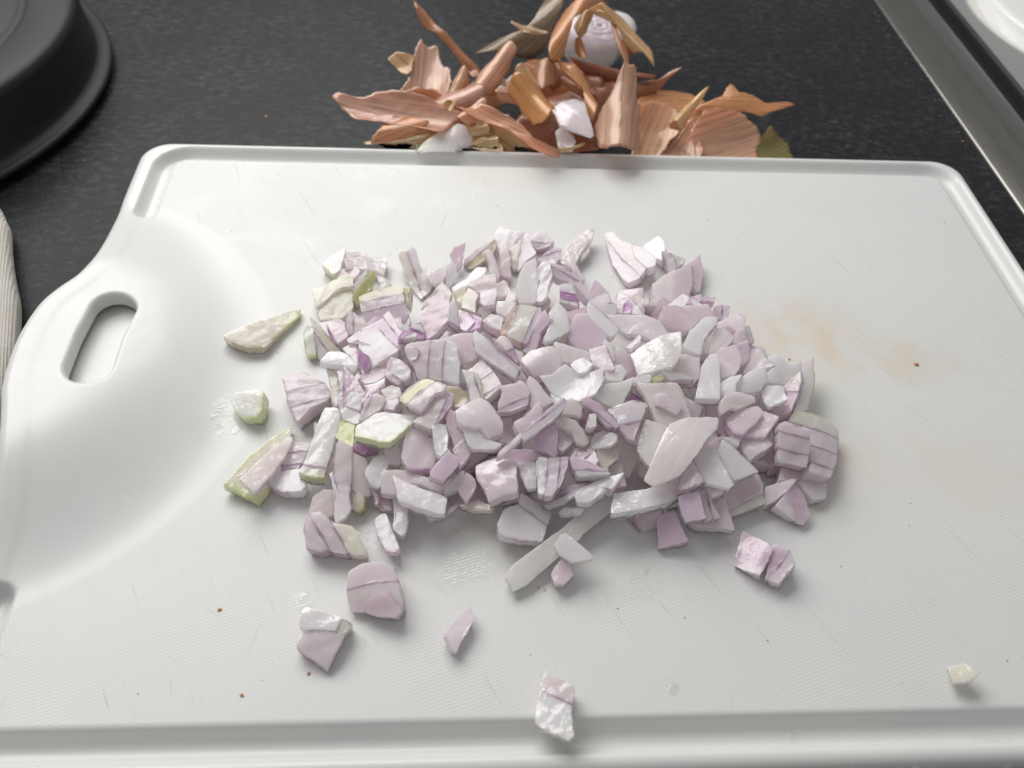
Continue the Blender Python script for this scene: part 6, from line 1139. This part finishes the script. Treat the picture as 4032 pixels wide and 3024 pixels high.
rf = random.Random(42)
count = 0
while count < 80:
    x, y = rf.uniform(-40, 112), rf.uniform(126, 226)
    r2 = ((x - 37) / 84) ** 2 + ((y - 176) / 54) ** 2
    if r2 > 0.72:
        continue
    top = mound(x, y) - rf.uniform(2.5, 6.5)
    if count % 3 == 0:
        top *= rf.uniform(.4, .8)
    a0 = rf.uniform(0, 1.6)
    nn = rf.choice((4, 4, 5))
    pts = []
    for j in range(nn):
        a = a0 + 2 * math.pi * j / nn + rf.uniform(-.2, .2)
        r = rf.uniform(4.5, 8.5)
        pts += [r * math.cos(a), r * math.sin(a)]
    cc = rf.choice('wllkvkls')
    ed = [rf.choice((0, 0, 0, 1)) for _ in range(nn)]
    nv, tk = (rf.uniform(-.5, .5), rf.uniform(-.8, .2), 1), rf.uniform(5, 8)
    if count in BURIED:
      build_thing(1000 + count, BURIED[count], 'shallot_piece', (x, y, max(top, 3)), nv, tk,
                  [('flesh', cc, ed, pts, [], 0, 0, 0)], 'dice buried in the pile')
    count += 1


# ------------------------------------------------------------------ root end among the peels
def root_end():
    r0 = bpy.data.objects.new('shallot_root_end', None)
    col.objects.link(r0)
    tag(r0, 'cut white shallot end showing purple rings at the back of the peels', 'shallot end', 'chopped shallot')
    o, n, ua, va = frame_of(ROOT[0], ROOT[1])
    prof = [(0, 0, 'p'), (1.0, 0.0, 'p'), (1.4, .4, 'v'), (2.9, .4, 'l'), (3.4, .1, 'p'), (3.8, .3, 'l'), (6.0, .2, 'v'), (6.4, -.1, 'p'), (6.9, .1, 'v'), (9.6, -.3, 'k'), (10.0, -.5, 'p'), (10.6, -.5, 'V'),
            (12.6, -1.4, 'l'), (14.3, -3.6, 'v'), (15.0, -7.5, 'W'), (14.8, -12, 'W'), (13.2, -17, 'c'), (9.5, -22, 'w'), (5, -25, 'c'), (0, -26, 'c')]
    N = 56
    V, Cc, ST, Fc = [], [], [], []
    rr = random.Random(9)
    for r, z, c in prof:
        for i in range(N):
            a = 2 * math.pi * i / N
            q = r * (1 + .10 * math.sin(2 * a + 1) + .05 * math.sin(3 * a + r * .4) + .03 * math.sin(7 * a + r))
            V.append(o + ua * q * math.cos(a) + va * q * math.sin(a) * .93 + n * (z + .12 * math.sin(5 * a + r)))
            cl = np.array(PAL[c])
            if c in 'Wc' and r > 13:
                g = max(0, math.cos(a + .9)) * .35
                cl = cl * (1 - g) + np.array(PAL['G']) * g
            Cc.append((*cl, 1))
            ST.append((a * 4, r, 0))
    for j in range(len(prof) - 1):
        for i in range(N):
            k = (i + 1) % N
            Fc.append((j * N + i, (j + 1) * N + i, (j + 1) * N + k, j * N + k))
    V = np.array(V)
    V[:, 2] = np.maximum(V[:, 2], -10.8)
    link_mesh('bulb_end', V, Fc, MAT['flesh'], r0, {'col': ('FLOAT_COLOR', Cc), 'st': ('FLOAT_VECTOR', ST)})
    # second, smaller lobe at its right shoulder
    o2 = o + ua * 9.5 + va * 5.0 - n * 2.5
    V2, C2, S2 = [], [], []
    for r, z, c in [(0, 1.0, 'k'), (2.6, .9, 'l'), (3.2, .6, 'V'), (3.8, .8, 'k'), (6.4, .4, 'k'), (8.6, -1.2, 'W'), (9.2, -4.5, 'w'), (0, -9, 'c')]:
        for i in range(N):
            a = 2 * math.pi * i / N
            q = r * (1 + .12 * math.sin(2 * a + .6) + .06 * math.sin(3 * a + r))
            V2.append(o2 + ua * q * math.cos(a) + va * q * 1.1 * math.sin(a) + n * z)
            C2.append((*PAL[c], 1))
            S2.append((a * 4, r, 0))
    V2 = np.array(V2)
    V2[:, 2] = np.maximum(V2[:, 2], -10.8)
    link_mesh('bulb_lobe', V2, [(j * N + i, (j + 1) * N + i, (j + 1) * N + (i + 1) % N, j * N + (i + 1) % N) for j in range(7) for i in range(N)],
              MAT['flesh'], r0, {'col': ('FLOAT_COLOR', C2), 'st': ('FLOAT_VECTOR', S2)})


root_end()


# ------------------------------------------------------------------ droplets and crumbs
def dome_mesh(items, name, mat, label, cat, group=None, zbase=0.02, flat=0.16, nseg=12):
    V, Fc = [], []
    rr = random.Random(77)
    for (x, y, r) in items:
        b = len(V)
        el, an = rr.uniform(.65, 1.0), rr.uniform(0, 3.1)
        ca, sa = math.cos(an), math.sin(an)
        lv = [(1.0, 0.0), (.93, .45), (.72, .78), (.4, .95)]
        ph = rr.uniform(0, 6)
        for s, h in lv:
            for i in range(nseg):
                a = 2 * math.pi * i / nseg
                q = r * s * (1 + .14 * math.sin(2 * a + ph) + .08 * math.sin(3 * a + ph * 2))
                ux, uy = q * math.cos(a), q * math.sin(a) * el
                V.append((x + ux * ca - uy * sa, y + ux * sa + uy * ca, zbase + h * r * flat))
        V.append((x, y, zbase + r * flat))
        for j in range(3):
            for i in range(nseg):
                k = (i + 1) % nseg
                Fc.append((b + j * nseg + i, b + j * nseg + k, b + (j + 1) * nseg + k, b + (j + 1) * nseg + i))
        for i in range(nseg):
            Fc.append((b + 3 * nseg + i, b + 3 * nseg + (i + 1) % nseg, b + 4 * nseg))
    o = link_mesh(name, V, Fc, mat)
    tag(o, label, cat, group)
    return o


rw = random.Random(8)
drops = []
for cx, cy, sx, sy, nn, r0, r1 in ((-67, 171, 5, 9, 50, .15, .6), (-53, 147, 5, 4, 22, .2, .45), (6, 115, 12, 7, 40, .12, .35), (52, 112, 16, 10, 26, .12, .35),
                                   (60, 85, 45, 9, 26, .12, .3), (120, 110, 30, 25, 30, .12, .3), (-35, 120, 12, 8, 16, .12, .35), (130, 150, 25, 25, 26, .1, .25), (20, 270, 70, 25, 30, .1, .22), (-98, 190, 4, 10, 8, .2, .5)):
    for _ in range(nn):
        x, y = rw.gauss(cx, sx * .6), rw.gauss(cy, sy * .6)
        drops.append((x, y, rw.uniform(r0, r1) * rw.uniform(.6, 1)))
drops = [d for d in drops if math.hypot(d[0] + 145.3, d[1] - 187.5) > 88 and 78 < d[1] < 298 and d[0] < 203]
tag(dome_mesh(drops, 'water_droplets', MAT['water'], 'fine clear droplets scattered over the white board', 'water'), kind='stuff')
for i, (x, y, r, lb) in enumerate(((54.3, 82.5, 1.5, 'largest clear water drop near the board\'s front groove'), (-37.5, 108.3, 1.5, 'clear water drop above the cream and lilac shallot piece'),
                                   (52.0, 114.6, 1.3, 'clear water drop below the slanting shallot baton'), (82, 71.5, 1.2, 'water drop in the front groove, right of the lone slab'),
                                   (-63.5, 163.0, 1.8, 'clear water drop in the wet splash beside the lone green-sided cube'))):
    z = 0.02 if y > 76 else -2.7
    dome_mesh([(x, y, r)], 'water_drop', MAT['water'], lb, 'water drop', 'larger water drops on the board', z, .17, 28)

cr = []
for _ in range(60):
    x, y = rw.uniform(-100, 200), rw.uniform(80, 298)
    if math.hypot(x + 145.3, y - 187.5) < 90 or ((x - 37) / 84) ** 2 + ((y - 176) / 54) ** 2 < 1:
        continue
    cr.append((x, y, rw.uniform(.10, .28)))
cr += [(-58, 105, .55), (-34, 88, .5), (-49, 83, .55), (62, 190, .3), (155, 191, .9), (112, 193, .5)]
tag(dome_mesh(cr, 'food_specks', MAT['crumb'], 'tiny brown food specks on the white board', 'crumbs', None, .02, .6, 6), kind='stuff')
cr2 = [(rw.uniform(-95, 200), rw.uniform(80, 298), rw.uniform(.1, .22)) for _ in range(12)]
cr2 = [c for c in cr2 if math.hypot(c[0] + 145.3, c[1] - 187.5) > 90]
tag(dome_mesh(cr2, 'dark_specks', MAT['crumb_dark'], 'tiny black specks on the white board', 'crumbs', None, .02, .6, 6), kind='stuff')
cr3 = [(236 + rw.uniform(-1, 4), rw.uniform(330, 500), rw.uniform(.2, .6)) for _ in range(16)] + [(-83, 350, .8)]
tag(dome_mesh(cr3, 'counter_crumbs', MAT['crumb'], 'tiny tan crumbs on the black worktop along the hob', 'crumbs', None, -10.95, .5, 6), kind='stuff')
